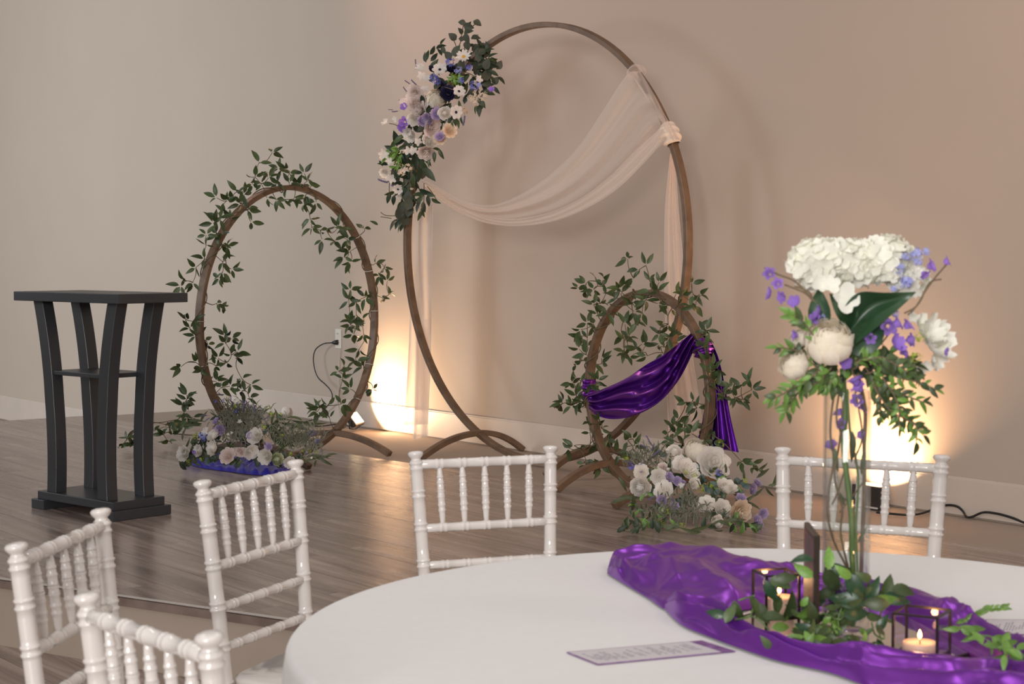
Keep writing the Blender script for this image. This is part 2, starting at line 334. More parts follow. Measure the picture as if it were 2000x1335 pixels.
# ------------------------------------------------------------------ lectern
def lectern():
    Fc = on_z(221, 1019, HS); Lc = on_z(61, 991, HS); dl = (Lc - Fc); ux = dl.normalized(); L = .64; W = .315
    uy = V((-ux.y, ux.x, 0)); uy = uy if uy.y > 0 else -uy
    cen = Fc + ux * L / 2 + uy * W / 2; R = Matrix((ux, uy, V((0, 0, 1)))).transposed()
    t = thing('lectern', 'tall black wooden lectern stand with four curved legs and a middle shelf', 'lectern', cen)
    P = lambda x, y, z: cen + ux * x + uy * y + V((0, 0, z))
    def bx(name, c, s, lab=None):
        b = MB(); b.box(P(*c), s, R); o = bevel(b.obj(name, M['lectern'], t, smooth=False), .003); 
        return o
    for sx in (-1, 1): bx('foot', (sx * (L / 2 - .05), 0, .022), (.10, W, .044))
    bx('base', (0, 0, .062), (L - .05, W - .035, .038))
    bx('shelf', (0, 0, .632), (.40, W - .075, .02))
    bx('top', (-.01, 0, .981), (.82, .37, .042))
    for sx in (-1, 1):
        for sy in (-1, 1):
            b = MB(); n = 22; secs = []
            for i in range(n + 1):
                z = .08 + (.961 - .08) * i / n; k = max(0, (z - .42) / .54)
                off = .085 * k ** 1.9 - .012 * sin(pi * min(1, z / .5)); wd = .072 if True else 0
                x0 = sx * (.205 + off); y0 = sy * (W / 2 - .058)
                sl = 2 * .085 * k / .54 if z > .42 else 0
                secs += [P(x0 - .036, y0 - .029, z), P(x0 + .036, y0 - .029, z), P(x0 + .036, y0 + .029, z), P(x0 - .036, y0 + .029, z)]
            fs = [(i * 4 + k, i * 4 + (k + 1) % 4, i * 4 + 4 + (k + 1) % 4, i * 4 + 4 + k) for i in range(n) for k in range(4)] + [(3, 2, 1, 0), (n * 4, n * 4 + 1, n * 4 + 2, n * 4 + 3)]
            b.add(secs, fs); bevel(b.obj('leg', M['lectern'], t, smooth=False), .002, 1)
lectern()

# ------------------------------------------------------------------ hoops
class Ring: pass
def make_ring(name, label, X, Y, Rr, adeg, feet, half, fh):
    r = Ring(); a = radians(adeg); r.u = V((cos(a), sin(a), 0)); r.n = V((-sin(a), cos(a), 0)); r.n = r.n if r.n.y > 0 else -r.n
    r.R = Rr; r.C = V((X, Y, HS + Rr + .01)); r.a = a
    t = thing(name, label, 'arch', (X, Y, HS)); r.t = t
    tk = .028; wd = .046; b = MB(); N = 160; vs = []
    for i in range(N):
        th = 2 * pi * i / N; d = r.u * cos(th) + V((0, 0, sin(th)))
        for rr, oo in ((Rr, -wd / 2), (Rr, wd / 2), (Rr - tk, wd / 2), (Rr - tk, -wd / 2)): vs.append(r.C + d * rr + r.n * oo)
    fs = [(i * 4 + k, i * 4 + (k + 1) % 4, ((i + 1) % N) * 4 + (k + 1) % 4, ((i + 1) % N) * 4 + k) for i in range(N) for k in range(4)]
    b.add(vs, fs); o = b.obj('hoop', M['hoop'], t, smooth=False); bevel(o, .003, 1)
    for (s, hf, hb) in feet:
        zr = Rr - sqrt(max(0, Rr * Rr - s * s)); c = V((X, Y, HS)) + r.u * s; top = zr + .012 if zr > .03 else .05
        top = max(top, fh); b = MB(); vs = []; n = 28
        for i in range(n + 1):
            k = -hf + (hf + hb) * i / n; h = hf if k < 0 else hb; q = k / h; z = top * sqrt(max(0, 1 - (q * q) * .985)) if False else top * (1 - abs(q) ** 2.1) + .016
            for oo, zz in ((-.02, -.016), (.02, -.016), (.02, .016), (-.02, .016)):
                sl = -2.1 * top * abs(q) ** 1.1 * (1 if q > 0 else -1) / h; nl = V((0, 0, 1)) - r.n * sl; nl.normalize()
                vs.append(c + r.n * k + V((0, 0, z)) + nl * zz + r.u * oo)
        for v in vs: v.z = max(v.z, HS + .0005)
        fs = [(i * 4 + k, i * 4 + (k + 1) % 4, i * 4 + 4 + (k + 1) % 4, i * 4 + 4 + k) for i in range(n) for k in range(4)] + [(3, 2, 1, 0), (n * 4, n * 4 + 1, n * 4 + 2, n * 4 + 3)]
        b.add(vs, fs); bevel(b.obj('foot', M['hoop'], t, smooth=False), .003, 1)
    return r
BIG = make_ring('wedding_arch', 'largest round wooden arch, floral spray upper left and white chiffon across it', .123, 9.66, 1.215, -50.8, [(-.50, .42, .33), (.50, .34, .33)], .4, .10)
MID = make_ring('wedding_arch', 'medium round wooden arch wrapped with leafy vine, left of the tallest arch', -1.254, 9.936, .776, 56.8, [(-.36, .42, .40), (.36, .42, .40)], .4, .09)
SML = make_ring('wedding_arch', 'smallest round wooden arch with purple satin and leafy vine', .655, 8.42, .496, -57.3, [(-.30, .33, .35), (.28, .40, .35)], .4, .085)
# foot normals of the middle hoop run to the front right; others to the front left
for th in (40, 22, 3, -22, -40, 178, 196):    # cable ties on the middle hoop
    t_ = radians(th); d = MID.u * cos(t_) + V((0, 0, sin(t_))); tg = V((0, 0, cos(t_))) - MID.u * sin(t_); b = MB(); c = MID.C + d * (MID.R - .014)
    pts = [c + d * (.020 * cos(2 * pi * k / 12)) * (1.0) + MID.n * (.030 * sin(2 * pi * k / 12)) for k in range(13)]
    b.tube(pts, .0022, 5, False); b.obj('cable_tie', M['cordw'], MID.t)

# ------------------------------------------------------------------ leaf and flower meshes
def leaf_mesh(name, m, wid, curl=.12, tip=1.0, fold=.12, n=5):
    b = MB()
    def prof(v): return sin(pi * min(1, v) ** (.75 * tip)) ** .9 * wid / 2
    vs = []
    for i in range(n + 1):
        v = i / n; wv = prof(v) if 0 < i < n else .0; z = curl * (v - v * v) * 1.6 - curl * v * v * .8
        vs += [V((-wv, v, z + fold * wv)), V((0, v, z)), V((wv, v, z + fold * wv))]
    fs = []
    for i in range(n):
        a = i * 3
        if i == 0: fs += [(a + 1, a + 4, a + 3), (a + 1, a + 5, a + 4)]
        elif i == n - 1: fs += [(a, a + 1, a + 4), (a + 1, a + 2, a + 4)]
        else: fs += [(a, a + 1, a + 4, a + 3), (a + 1, a + 2, a + 5, a + 4)]
    b.add(vs, fs); return b.mesh(name, m, True, True)
LF = {}
for k, (m, wd, cu) in {'vine': ('leaf', .36, .15), 'vine2': ('leaf', .40, -.1), 'dark': ('leafdark', .42, .15), 'euc': ('leafgrey', .74, .1), 'blue': ('leafblue', .8, .1),
                       'fresh': ('leaffresh', .36, .2), 'ruscus': ('leaffresh', .46, .18), 'ruscus2': ('leaf', .50, .2), 'rusdark': ('leafbig', .46, .2), 'olive': ('leafolive', .2, .25), 'long': ('leafolive', .15, .45), 'big': ('leafbig', .54, .28)}.items():
    LF[k] = leaf_mesh(k + '_leaf', M[m], wd, cu, fold=.35 if k != 'big' else .5, n=6 if k in ('big', 'long', 'ruscus') else 5)

def petal_rev(b, R, H, th, half, lip=.15, twist=.05, r0=.15, nu=5, nv=5, jit=0, lean=0):
    """a petal as a patch of a surface of revolution, with a rolled lip and rounded top"""
    j = [random.uniform(-jit, jit) for _ in range(3)]
    def fn(u, v):
        uu = u * 2 - 1; top = 1 - .22 * uu * uu * v
        vv = v * top; wv = .35 + .65 * sin(pi * (.12 + .62 * v)); ph = th + uu * half * wv
        r = R * (r0 + (1 - r0) * sin(min(1, vv * 1.05) * pi / 2)) + R * twist * uu + R * lip * max(0, vv - .72) / .28 * (1 + j[0]) + R * .04 * sin(5 * uu + j[1] * 9) * v
        z = H * (vv ** 1.25) - H * lip * .5 * max(0, vv - .8) / .2 + R * lean * 0 + j[2] * R * .1 * v
        return V((r * cos(ph), r * sin(ph), z))
    b.grid(fn, nu, nv)
def rose_mesh(name, m, open_=.5, layers=5, jit=.3):
    b = MB()
    for k in range(layers):
        q = k / (layers - 1); R = .16 + .84 * q ** .9; H = .98 - .30 * q * open_ - .12 * q; n = 3 + k; off = k * .7
        for i in range(n): petal_rev(b, R, H, off + 2 * pi * i / n, pi / n * 1.35, lip=.03 + .20 * q * open_, r0=.06 + .06 * q, jit=jit)
    b.blob((0, 0, .05), .35, 8, 5, (1, 1, .5))
    for v in b.v: v.z -= .45
    return b.mesh(name, m)
def ranunculus_mesh(name, m, layers=8, rough=.25, shut=1.0, flare=.16):
    b = MB()
    for k in range(layers):
        q = k / (layers - 1); R = .30 + .70 * q; c = (1 - R) * .62; th1 = radians(20 + 58 * q ** .8 * (2 - shut)); n = 3 + k; hw = pi / n * 1.32
        for i in range(n):
            ph0 = 2 * pi * i / n + k * .9; j = random.uniform(-1, 1) * rough
            def fn(u, v, ph0=ph0, R=R, c=c, th1=th1, hw=hw, j=j):
                uu = u * 2 - 1; top = 1 - .20 * uu * uu; el = radians(150) + (th1 - radians(150)) * v * top
                rr = R * (1 + .055 * uu + flare * max(0, v - .72) / .28 * (1 + j)) * (1 + .03 * sin(6 * uu + 20 * j) * v)
                ph = ph0 + uu * hw * (.45 + .55 * sin(pi * min(1, v * .9 + .1) * .6))
                return V((rr * sin(el) * cos(ph), rr * sin(el) * sin(ph), c + R * .92 * cos(el) + .05 * j * v))
            b.grid(fn, 5, 5)
    b.blob((0, 0, .35), .3, 8, 5)
    return b.mesh(name, m)
def flat_flower(name, m, n=6, wid=.6, cup=.25, ruf=.06, tip=.5, nu=4, nv=4):
    b = MB()
    for i in range(n):
        th = 2 * pi * i / n + random.uniform(-.12, .12); z0 = .02 * (i % 2); L = random.uniform(.9, 1.05); ph = random.random() * 6
        def fn(u, v):
            uu = u * 2 - 1; wv = wid * (sin(pi * (.08 + .80 * v ** .8)) ** tip); r = L * v * (1 - .12 * uu * uu * v) ; s = uu * wv * .5 * L
            z = z0 + cup * v * v + ruf * sin(6 * uu + ph) * v + .1 * uu * uu * v
            return V((r * cos(th) - s * sin(th), r * sin(th) + s * cos(th), z))
        b.grid(fn, nu, nv)
    return b.mesh(name, m)
def bell_mesh(name, m):
    b = MB()
    for i in range(5): petal_rev(b, .55, 1.0, 2 * pi * i / 5, pi / 5 * 1.2, lip=.7, r0=.3, nu=4, nv=4)
    for v in b.v: v.z -= .5
    return b.mesh(name, m)
def cluster_mesh(name, m, n=30, r=.16, kind='blob', sc=(1, 1, 1)):
    b = MB()
    for i in range(n):
        d = V((random.gauss(0, 1), random.gauss(0, 1), random.gauss(0, 1))).normalized() * random.uniform(.55, 1)
        d = V((d.x * sc[0], d.y * sc[1], d.z * sc[2]))
        if kind == 'blob': b.blob(d, r * random.uniform(.7, 1.2), 6, 3)
        else:
            Rm = frame(d); 
            for k in range(4):
                a_ = pi / 2 * k; vs = [d + Rm @ V((0, 0, 0))] + [d + Rm @ V((r * q_ * cos(a_ + s_), r * q_ * sin(a_ + s_), .25 * r * q_)) for q_, s_ in ((.8, -.5), (1.15, 0), (.8, .5))]
                b.add(vs, [(0, 1, 2, 3)])
    return b.mesh(name, m)
def sprig_mesh(name, m, n=9, bend=.2):   # lavender sprig along +Y, unit length
    b = MB(); pts = [V((bend * (t / 8) ** 2, t / 8, 0)) for t in range(9)]; b.tube(pts, .012, 4)
    for i in range(n):
        t = .3 + .7 * i / n; c = V((bend * t * t, t, 0))
        for k in range(4):
            a_ = k * pi / 2 + i; b.blob(c + V((.045 * cos(a_), .01, .045 * sin(a_))), .036, 5, 3, (1, 1.3, 1))
    return b.mesh(name, m)
FM = {
    'rosew': [rose_mesh('rose', M['pwhite'], .6), rose_mesh('rose', M['pwhite'], .9)],
    'rosei': [ranunculus_mesh('rose', M['pcreamy'], 7, .3, 1.45, .05)],
    'rosec': [rose_mesh('rose', M['pcream'], 1.0, 6)],
    'roseb': [rose_mesh('rose', M['pblush'], .9, 6)],
    'ranw': [rose_mesh('rose', M['pwhite'], .3, 7, .9), rose_mesh('rose', M['pwhite'], .5, 7, .8), ranunculus_mesh('ranunculus', M['pwhite'], 7, .6, .6)],
    'ranb': [rose_mesh('rose', M['pblush'], .5, 6, .9)],
    'peony': [rose_mesh('peony', M['pblush'], 1.3, 8, 1.2)],
    'lilac': [rose_mesh('lilac_rose', M['plilac'], .8, 4)],
    'purp': [bell_mesh('purple_bell', M['ppurple']), bell_mesh('purple_bell', M['ppurple']), flat_flower('purple_blossom', M['ppurple'], 5, 1.1, .5, .08)],
    'blue': [cluster_mesh('blue_blossom', M['pblue'], 26, .34, 'fl')],
    'pale': [cluster_mesh('pale_blue_blossom', M['ppale'], 26, .34, 'fl')],
    'navy': [rose_mesh('navy_rose', M['pnavy'], .7, 4)],
    'lime': [cluster_mesh('lime_blossom', M['lime'], 26, .26, 'fl')],
    'moss': [cluster_mesh('green_moss_ball', M['moss'], 60, .14, 'blob', (1, 1, .6))],
    'green': [ranunculus_mesh('green_ranunculus', M['pgreen'], 6, .5)],
    'small': [flat_flower('small_white_blossom', M['pwhite'], 5, .7, .25)],
    'cremesm': [cluster_mesh('cream_blossom', M['pcream'], 14, .42, 'fl')],
    'anem': [flat_flower('anemone', M['pwhite'], 7, .8, .18, .07)],
    'daisy': [flat_flower('daisy', M['pwhite'], 11, .42, .2, .03)],
    'lav': [sprig_mesh('lavender_sprig', M['lavender']), sprig_mesh('lavender_sprig', M['lavender'], 8, -.25)],
    'hydf': [flat_flower('floret', M['pivory'], 4, 1.0, .18, .05, .38, 3, 3)],
    'bell2': [bell_mesh('purple_bell', M['ppurple'])],
}
def place(kind, root, p, r, d, name=None, spin=None):
    me = random.choice(FM[kind]); Mx = Matrix.Translation(p) @ frame(d).to_4x4() @ Matrix.Rotation(random.random() * 6.28, 4, 'Z') @ Matrix.Scale(r, 4)
    o = link(name or me.name.split('.')[0], me, root, Mx)
    if kind in ('anem', 'daisy'):
        c = MB(); c.blob(V((0, 0, .10)), .24 if kind == 'daisy' else .2, 8, 4, (1, 1, .5)); link('flower_centre', c.mesh('flower_centre', M['fyellow' if kind == 'daisy' else 'fcentre']), o, Mx)
    return o
class Leaves:
    def __init__(s, root, name='leaf', cap=280): s.r = root; s.n = name; s.L = []; s.cap = cap
    def add(s, kind, p, d, L, nrm=None):
        d = V(d).normalized(); nn = V(nrm) if nrm is not None else V((random.gauss(0, .5), -1, random.gauss(.3, .5)))
        x = d.cross(nn); x = x.normalized() if x.length > 1e-3 else d.orthogonal().normalized(); z = x.cross(d)
        R = Matrix((x, d, z)).transposed().to_4x4(); s.L.append((L, kind, Matrix.Translation(V(p)) @ R @ Matrix.Scale(L, 4)))
    def flush(s):
        s.L.sort(key=lambda a: -a[0])
        for L, k, Mx in s.L[:s.cap]: link(s.n, LF[k], s.r, Mx)
        groups = {}
        for L, k, Mx in s.L[s.cap:]: groups.setdefault(LF[k].materials[0].name, []).append((k, Mx))
        for g, it in groups.items():
            b = MB(); mm = LF[it[0][0]].materials[0]
            for k, Mx in it: b.merge(LF[k], Mx)
            tag(b.obj('small_leaves', mm, s.r), kind='stuff')
def rv(s=1): return V((random.gauss(0, s), random.gauss(0, s), random.gauss(0, s)))
VIEW = V((0, -1, .1))

# ------------------------------------------------------------------ vine garlands
def garland(name, label, ring, pts, lenpx, kinds, roots, off_s=.05, per=(3, 5), cap=290):
    t = thing(name, label, 'vine', (ring.C.x, ring.C.y, HS)); LV = Leaves(t, 'leaf', cap)
    P = []
    for (px, py) in pts:
        o = random.uniform(-off_s, off_s * .4); p = on_pl(px, py, ring.C + ring.n * o, ring.n)
        if p.z < HS + .03: p = on_z(px, py, HS + .03 + random.random() * .03)
        if p.y < 3: p = at_y(px, py, ring.C.y)
        P.append(p)
    con = list(roots); rem = list(range(len(P))); b = MB()
    # grow stems outward from the hoop to each leaf cluster
    best = {i: min(((P[i] - q).length, k) for k, q in enumerate(con)) for i in rem}
    while rem:
        i = min(rem, key=lambda j: best[j][0]); rem.remove(i); q = con[best[i][1]]; p = P[i]; L = (p - q).length
        mid = (p + q) / 2 + rv(.12 * L); pp = catmull([q, mid, p], 6)
        for x in pp: x.z = max(x.z, HS + .004)
        b.tube(pp, [.0028 - .0012 * k / 6 for k in range(7)], 5)
        outd = (p - q).normalized() if L > .02 else rv().normalized()
        n = random.choice([per[0], per[0], per[1]]); sp = random.uniform(.9, 1.3)
        dist = (p - CAM).length
        for k in range(n):
            ang = (k - (n - 1) / 2) * sp; ax = VIEW.normalized(); d = Matrix.Rotation(ang, 3, ax) @ outd; d = (d + rv(.28)).normalized()
            Lf = random.uniform(*lenpx) * dist / F
            st = p + d * Lf * .12
            if (st + d * Lf).z < HS + .01: d.z = abs(d.z) * .3 + .05; d.normalize()
            LV.add(random.choice(kinds), st, d, Lf)
        con.append(p)
        for j in rem:
            dd = (P[j] - p).length
            if dd < best[j][0]: best[j] = (dd, len(con) - 1)
    # the main vine wound round the hoop
    seg = []
    for k in range(260):
        th = 2 * pi * k / 260 * 1.0 + ring.th0; s = ring.th1 - ring.th0
        th = ring.th0 + s * k / 259; ww = k * .35; d = ring.u * cos(th) + V((0, 0, sin(th)))
        seg.append(ring.C + d * (ring.R - .014 + .026 * cos(ww)) + ring.n * (.034 * sin(ww)))
    for x in seg: x.z = max(x.z, HS + .006)
    b.tube(seg, .0032, 5); b.obj('stem', M['stem'], t); LV.flush(); return t
def cr(lst, x0, y0, sc): return [(x0 + a / sc, y0 + b_ / sc) for a, b_ in lst]
mid_pts = cr([(1075,95),(985,165),(1120,200),(1165,210),(1190,240),(1290,235),(1310,290),(1050,265),(960,260),(940,310),(1000,305),(1110,300),(1190,300),(1250,310),(1340,320),(1040,400),(1100,410),(1160,410),(1220,410),(1290,440),(1300,380),(1370,430),(840,360),(880,380),(770,420),(800,410),(700,400),(860,440),(910,480),(930,560),(740,500),(720,540),(790,540),(680,570),(630,650),(700,640),(740,650),(740,700),(630,720),(770,720),(760,800),(740,830),(800,880),(740,900),(720,940),(620,810),(560,870),(490,960),(540,970),(460,990),(700,1110),(740,1130),(500,1220),(540,1230),(1330,540),(1340,600),(1400,620),(1440,620),(1490,690),(1410,680),(1520,600),(1560,600),(1580,680),(1600,760),(1600,830),(1560,800),(1690,605),(1770,840),(1830,870),(1800,920),(1850,960),(1860,1050),(1820,1080),(1590,1090),(1640,1100),(1700,1070),(1600,1020),(1740,1060),(1600,1230),(1680,1220),(1640,1190)], 220, 270, 3.448)
mid_pts += cr([(520,140),(560,190),(620,220),(640,250),(760,190),(800,210),(760,240),(800,320),(840,330),(840,300),(770,370),(710,340),(690,390),(560,370),(600,410),(460,400),(700,500),(650,510),(730,540),(700,590),(790,530),(870,480),(930,520),(870,560),(920,610),(1600,120),(1640,130),(1620,180),(1690,180),(1660,280),(1640,360),(1560,400),(1520,430),(1550,480),(1690,400),(1600,550),(1750,550),(1360,680),(1400,670),(1450,660),(1380,700),(1460,740),(1540,650)], 220, 600, 3.448)
trail_pts = cr([(500,590),(500,620),(470,660),(480,710),(500,740),(180,760),(200,800),(400,760),(360,790),(440,780),(340,850),(400,850),(380,900),(100,880),(170,870),(60,930),(440,850),(470,800),(280,830),(240,880),(130,920),(520,780),(540,740),(420,820)], 220, 600, 3.448)
sml_pts = cr([(690,100),(830,150),(730,240),(780,180),(860,270),(930,280),(1180,290),(1060,370),(1110,380),(1190,370),(1240,370),(1170,420),(1210,450),(310,320),(370,340),(370,290),(430,330),(450,270),(510,260),(500,310),(450,410),(480,440),(430,450),(520,370),(460,520),(630,330),(640,360),(600,400),(730,380),(720,430),(780,420),(870,340),(920,350),(830,410),(920,440),(740,500),(800,510),(750,530),(760,580),(660,560),(670,600),(650,680),(700,700),(660,720),(540,510),(380,590),(430,600),(330,640),(380,700),(330,690),(340,760),(380,770),(320,790),(370,830),(340,880),(300,910),(490,860),(490,900),(430,900),(800,750),(760,790),(830,760),(800,820),(840,840),(660,800),(670,830),(700,850),(960,600),(1000,600),(970,650),(930,670),(1040,660),(1000,700),(990,740),(940,770),(960,820),(1060,740),(1100,740),(1000,450),(1020,490),(1080,450),(1240,620),(1290,650),(1260,700),(1280,770),(1250,780),(1300,880),(1330,930),(1300,960),(1320,1000),(1360,950),(1350,1040),(1380,1080),(1300,1100),(1410,1120),(1480,1090),(1560,1080),(1620,1040),(1570,1170),(1520,1160),(1640,1100),(1430,1160),(1150,1200),(1200,1190),(300,1020),(330,1050),(260,1050),(350,1060),(290,1090),(300,1150),(330,1180),(260,1220),(150,1220),(190,1200),(460,1030),(440,1060),(390,1060),(400,1180)], 1050, 480, 3.92)
sml_pts += cr([(130,140),(190,110),(260,120),(310,100),(350,90),(400,260),(420,300),(460,240),(400,330),(490,300),(540,380),(540,330),(570,450),(600,480),(620,490),(450,420),(400,430),(240,450),(280,430),(320,450),(370,540),(360,570),(410,580),(430,620),(480,590),(520,550),(690,390),(730,380),(740,430),(710,470),(1130,120),(1190,110),(1160,200),(1220,140),(1080,230),(1030,280),(1120,300),(1000,330),(1060,340),(1010,390),(1060,400),(1110,410),(1200,290),(1180,340),(1280,380),(1270,300),(1320,330),(1340,400),(1510,60),(1570,80),(1640,560),(1660,590),(1690,610),(1560,550)], 1050, 760, 3.92)
def ring_pts(r, a0, a1, n=60): return [r.C + (r.u * cos(t_) + V((0, 0, sin(t_)))) * (r.R - .012) - r.n * .024 for t_ in [radians(a0 + (a1 - a0) * k / n) for k in range(n + 1)]]
MID.th0, MID.th1 = radians(-75), radians(255); SML.th0, SML.th1 = radians(-80), radians(250)
garland('vine_garland', 'green leafy vine garland wound around the medium arch', MID, mid_pts, (17, 28), ['vine', 'vine', 'vine2'], ring_pts(MID, -60, 240), per=(3, 4))
G1 = garland
tr = thing('vine_garland', 'leafy vine trailing over the stage floor behind the lectern legs', 'vine', on_z(330, 850, HS))
def trail(root, pts, lenpx, kinds, start, zf=.035):
    LV = Leaves(root); b = MB(); P = [on_z(x, y, HS + zf + random.random() * .05) if y > 815 else on_z(x, y + 20, HS) + V((0, 0, .0)) for x, y in pts]
    for i, (x, y) in enumerate(pts):
        if y <= 822: P[i] = at_y(x, y, 9.9)
    con = [start]; rem = list(range(len(P)))
    while rem:
        i, q = min(((i, q) for i in rem for q in con), key=lambda iq: (P[iq[0]] - iq[1]).length); rem.remove(i); p = P[i]; L = (p - q).length
        pp = catmull([q, (p + q) / 2 + rv(.1 * L), p], 6)
        for x in pp: x.z = max(x.z, HS + .004)
        b.tube(pp, .0024, 5); con.append(p); od = (p - q).normalized()
        for k in range(random.randint(3, 4)):
            d = (Matrix.Rotation((k - 2) * 1.1, 3, VIEW) @ od + rv(.3)).normalized(); d.z = max(d.z, -.05) if p.z < HS + .12 else d.z
            LV.add(random.choice(kinds), p + d * .004, d.normalized(), random.uniform(*lenpx) * p.length / F)
    b.obj('stem', M['stem'], root); LV.flush()
trail(tr, trail_pts, (17, 27), ['vine', 'vine2'], on_z(400, 850, HS + .04))
garland('vine_garland', 'green leafy vine garland wound around the smallest arch', SML, sml_pts, (18, 29), ['vine', 'vine', 'vine2'], ring_pts(SML, -65, 245), off_s=.07, per=(2, 4))

# ------------------------------------------------------------------ cloth strips
def lerp_strip(A, B, nt, ns, fn):
    a_ = catmull(A, nt); b_ = catmull(B, nt); vs = []
    for i in range(nt + 1):
        for j in range(ns + 1): vs.append(fn(a_[i], b_[i], i / nt, j / ns))
    return vs, [(i * (ns + 1) + j, (i + 1) * (ns + 1) + j, (i + 1) * (ns + 1) + j + 1, i * (ns + 1) + j + 1) for i in range(nt) for j in range(ns)]
def px_strip(A, B, nt, ns, plane_fn, b=None):
    """A, B: edge outlines (px); plane_fn(px,py,t,s) -> point"""
    b = b or MB(); vs, fs = lerp_strip(A, B, nt, ns, lambda p, q, t, s: plane_fn(p.x + (q.x - p.x) * s, p.y + (q.y - p.y) * s, t, s)); b.add(vs, fs); return b
def ring_plane(r, off): return lambda px, py, o=0: on_pl(px, py, r.C - r.n * (off + o), r.n)
rp = ring_plane(BIG, .0)
chif = thing('chiffon_drape', 'sheer cream chiffon swag draped across the tallest arch with hanging tails', 'drape', (BIG.C.x, BIG.C.y, HS))
def foldz(s, t, ks, seed, amp):
    x = s * ks + .35 * sin(t * 5 + seed) + .25 * sin(t * 11 + seed * 2); return amp * sin(2 * pi * x) * (sin(pi * s) ** .3 if 0 < s < 1 else 0)
A = [(822, 350), (850, 362), (890, 385), (930, 399), (970, 398), (1020, 377), (1075, 340), (1130, 286), (1180, 212), (1210, 165), (1228, 143), (1243, 140)]
B = [(828, 366), (852, 385), (882, 407), (915, 425), (955, 437), (1010, 442), (1080, 433), (1145, 408), (1205, 370), (1255, 322), (1290, 285), (1318, 268)]
def sw(px, py, t, s):
    o = .03 + .05 * sin(pi * t) + foldz(s ** 1.2, t * .5, 3.2, 1, .020) + foldz(s, t * .3, 1.4, 4, .02); return rp(px, py, o)
o = px_strip(A, B, 110, 60, sw).obj('swag', M['sheer'], chif)
A2 = [(850, 376), (882, 405), (915, 424), (955, 436), (1010, 441), (1080, 432), (1145, 407), (1205, 369), (1255, 320), (1300, 268)]
B2 = [(846, 368), (878, 394), (915, 412), (960, 424), (1010, 427), (1075, 414), (1135, 386), (1190, 345), (1240, 295), (1290, 250)]
px_strip(A2, B2, 90, 16, lambda x, y, t, s: rp(x, y, .10 + .05 * sin(pi * t) - .012 * s + foldz(s, t, 2, 5, .008))).obj('lower_fold', M['sheer'], chif)
A3 = [(1228, 140), (1262, 190), (1290, 235), (1316, 278)]; B3 = [(1250, 138), (1278, 185), (1302, 230), (1326, 268)]
px_strip(A3, B3, 30, 12, lambda x, y, t, s: rp(x, y, .04 + .012 * sin(9 * t + 6 * s))).obj('ring_cover', M['sheer'], chif)
def sleeve(r, d0, d1, rad, name, m, root, nf=7, sq=1.0):
    b = MB()
    def fn(u, v):
        th = radians(d0 + (d1 - d0) * v); d = r.u * cos(th) + V((0, 0, sin(th))); a_ = 2 * pi * u
        rr = rad * (1 + .13 * sin(nf * 2 * pi * v + 2 * sin(a_) + 1.3) + .07 * sin(17 * v + 3 * a_)) * (.72 + .28 * sin(pi * v) ** .5)
        return r.C + d * (r.R - .014 + rr * cos(a_)) + r.n * rr * 1.15 * sin(a_)
    b.grid(fn, 22, 46, True); return b.obj(name, m, root)
M['chifwrap'] = mat('gathered_chiffon', (.80, .66, .54), .8, sheen=.3)
sleeve(BIG, 24.5, 30.0, .044, 'knot', M['chifwrap'], chif, 3)
sleeve(BIG, 45.5, 48.5, .043, 'knot', M['sheer'], chif, 2)
def tail(A, B, r, off, name, m, root, seed, k=3.5, amp=.02, nt=50):
    return px_strip(A, B, nt, 44, lambda x, y, t, s: rpz(x, y, r, off + foldz(s, t * .3, k, seed, amp))).obj(name, m, root)
def rpz(x, y, r, o):
    p = on_pl(x, y, r.C - r.n * o, r.n)
    if p.z < HS + .004: p = on_z(x, y, HS + .004)
    return p
tail([(806, 400), (803, 500), (801, 600), (797, 700), (791, 800), (787, 830)], [(846, 400), (844, 500), (843, 600), (841, 700), (838, 790), (836, 828)], BIG, -.07, 'tail', M['sheer2'], chif, 1, 1.6, .012)
tail([(812, 640), (811, 720), (809, 800), (808, 858)], [(838, 640), (837, 720), (836, 800), (836, 852)], BIG, -.085, 'tail', M['sheer2'], chif, 2, 1.2, .01)
tail([(1309, 300), (1299, 400), (1297, 500), (1298, 600), (1301, 700), (1303, 780), (1306, 850)], [(1318, 300), (1325, 400), (1332, 480), (1342, 600), (1355, 710), (1368, 790), (1376, 850)], BIG, -.06, 'tail', M['sheer2'], chif, 3, 2.2, .012)
tail([(1309, 300), (1302, 400), (1303, 500), (1306, 600), (1312, 700), (1320, 800), (1330, 868)], [(1316, 300), (1321, 400), (1327, 480), (1334, 600), (1345, 710), (1355, 790), (1365, 870)], BIG, -.085, 'tail', M['sheer2'], chif, 4, 1.4, .01)

sp = ring_plane(SML, 0)
sat = thing('satin_drape', 'deep purple satin swag knotted on the smallest arch with a hanging tail', 'drape', (SML.C.x, SML.C.y, HS))
A = [(1147, 771), (1185, 756), (1225, 737), (1262, 712), (1300, 690), (1328, 668), (1350, 650)]
B = [(1150, 798), (1168, 812), (1200, 818), (1243, 810), (1290, 783), (1330, 735), (1362, 668)]
def satf(x, y, t, s): return sp(x, y, .035 + .04 * sin(pi * t) + foldz(s, t, 2.7, 2, .030) + foldz(s, t * 1.5, 5.2, 5, .007))
px_strip(A, B, 80, 56, satf).obj('swag', M['satin2'], sat)
sleeve(SML, 24, 33, .042, 'knot', M['satin2'], sat, 3)
sleeve(SML, 176, 188, .036, 'wrap', M['satin2'], sat, 3)
tail([(1366, 655), (1380, 700), (1380, 760), (1372, 820), (1360, 868)], [(1384, 655), (1404, 700), (1417, 760), (1428, 820), (1443, 883)], SML, -.055, 'tail', M['satin2'], sat, 4, 3.4, .026)

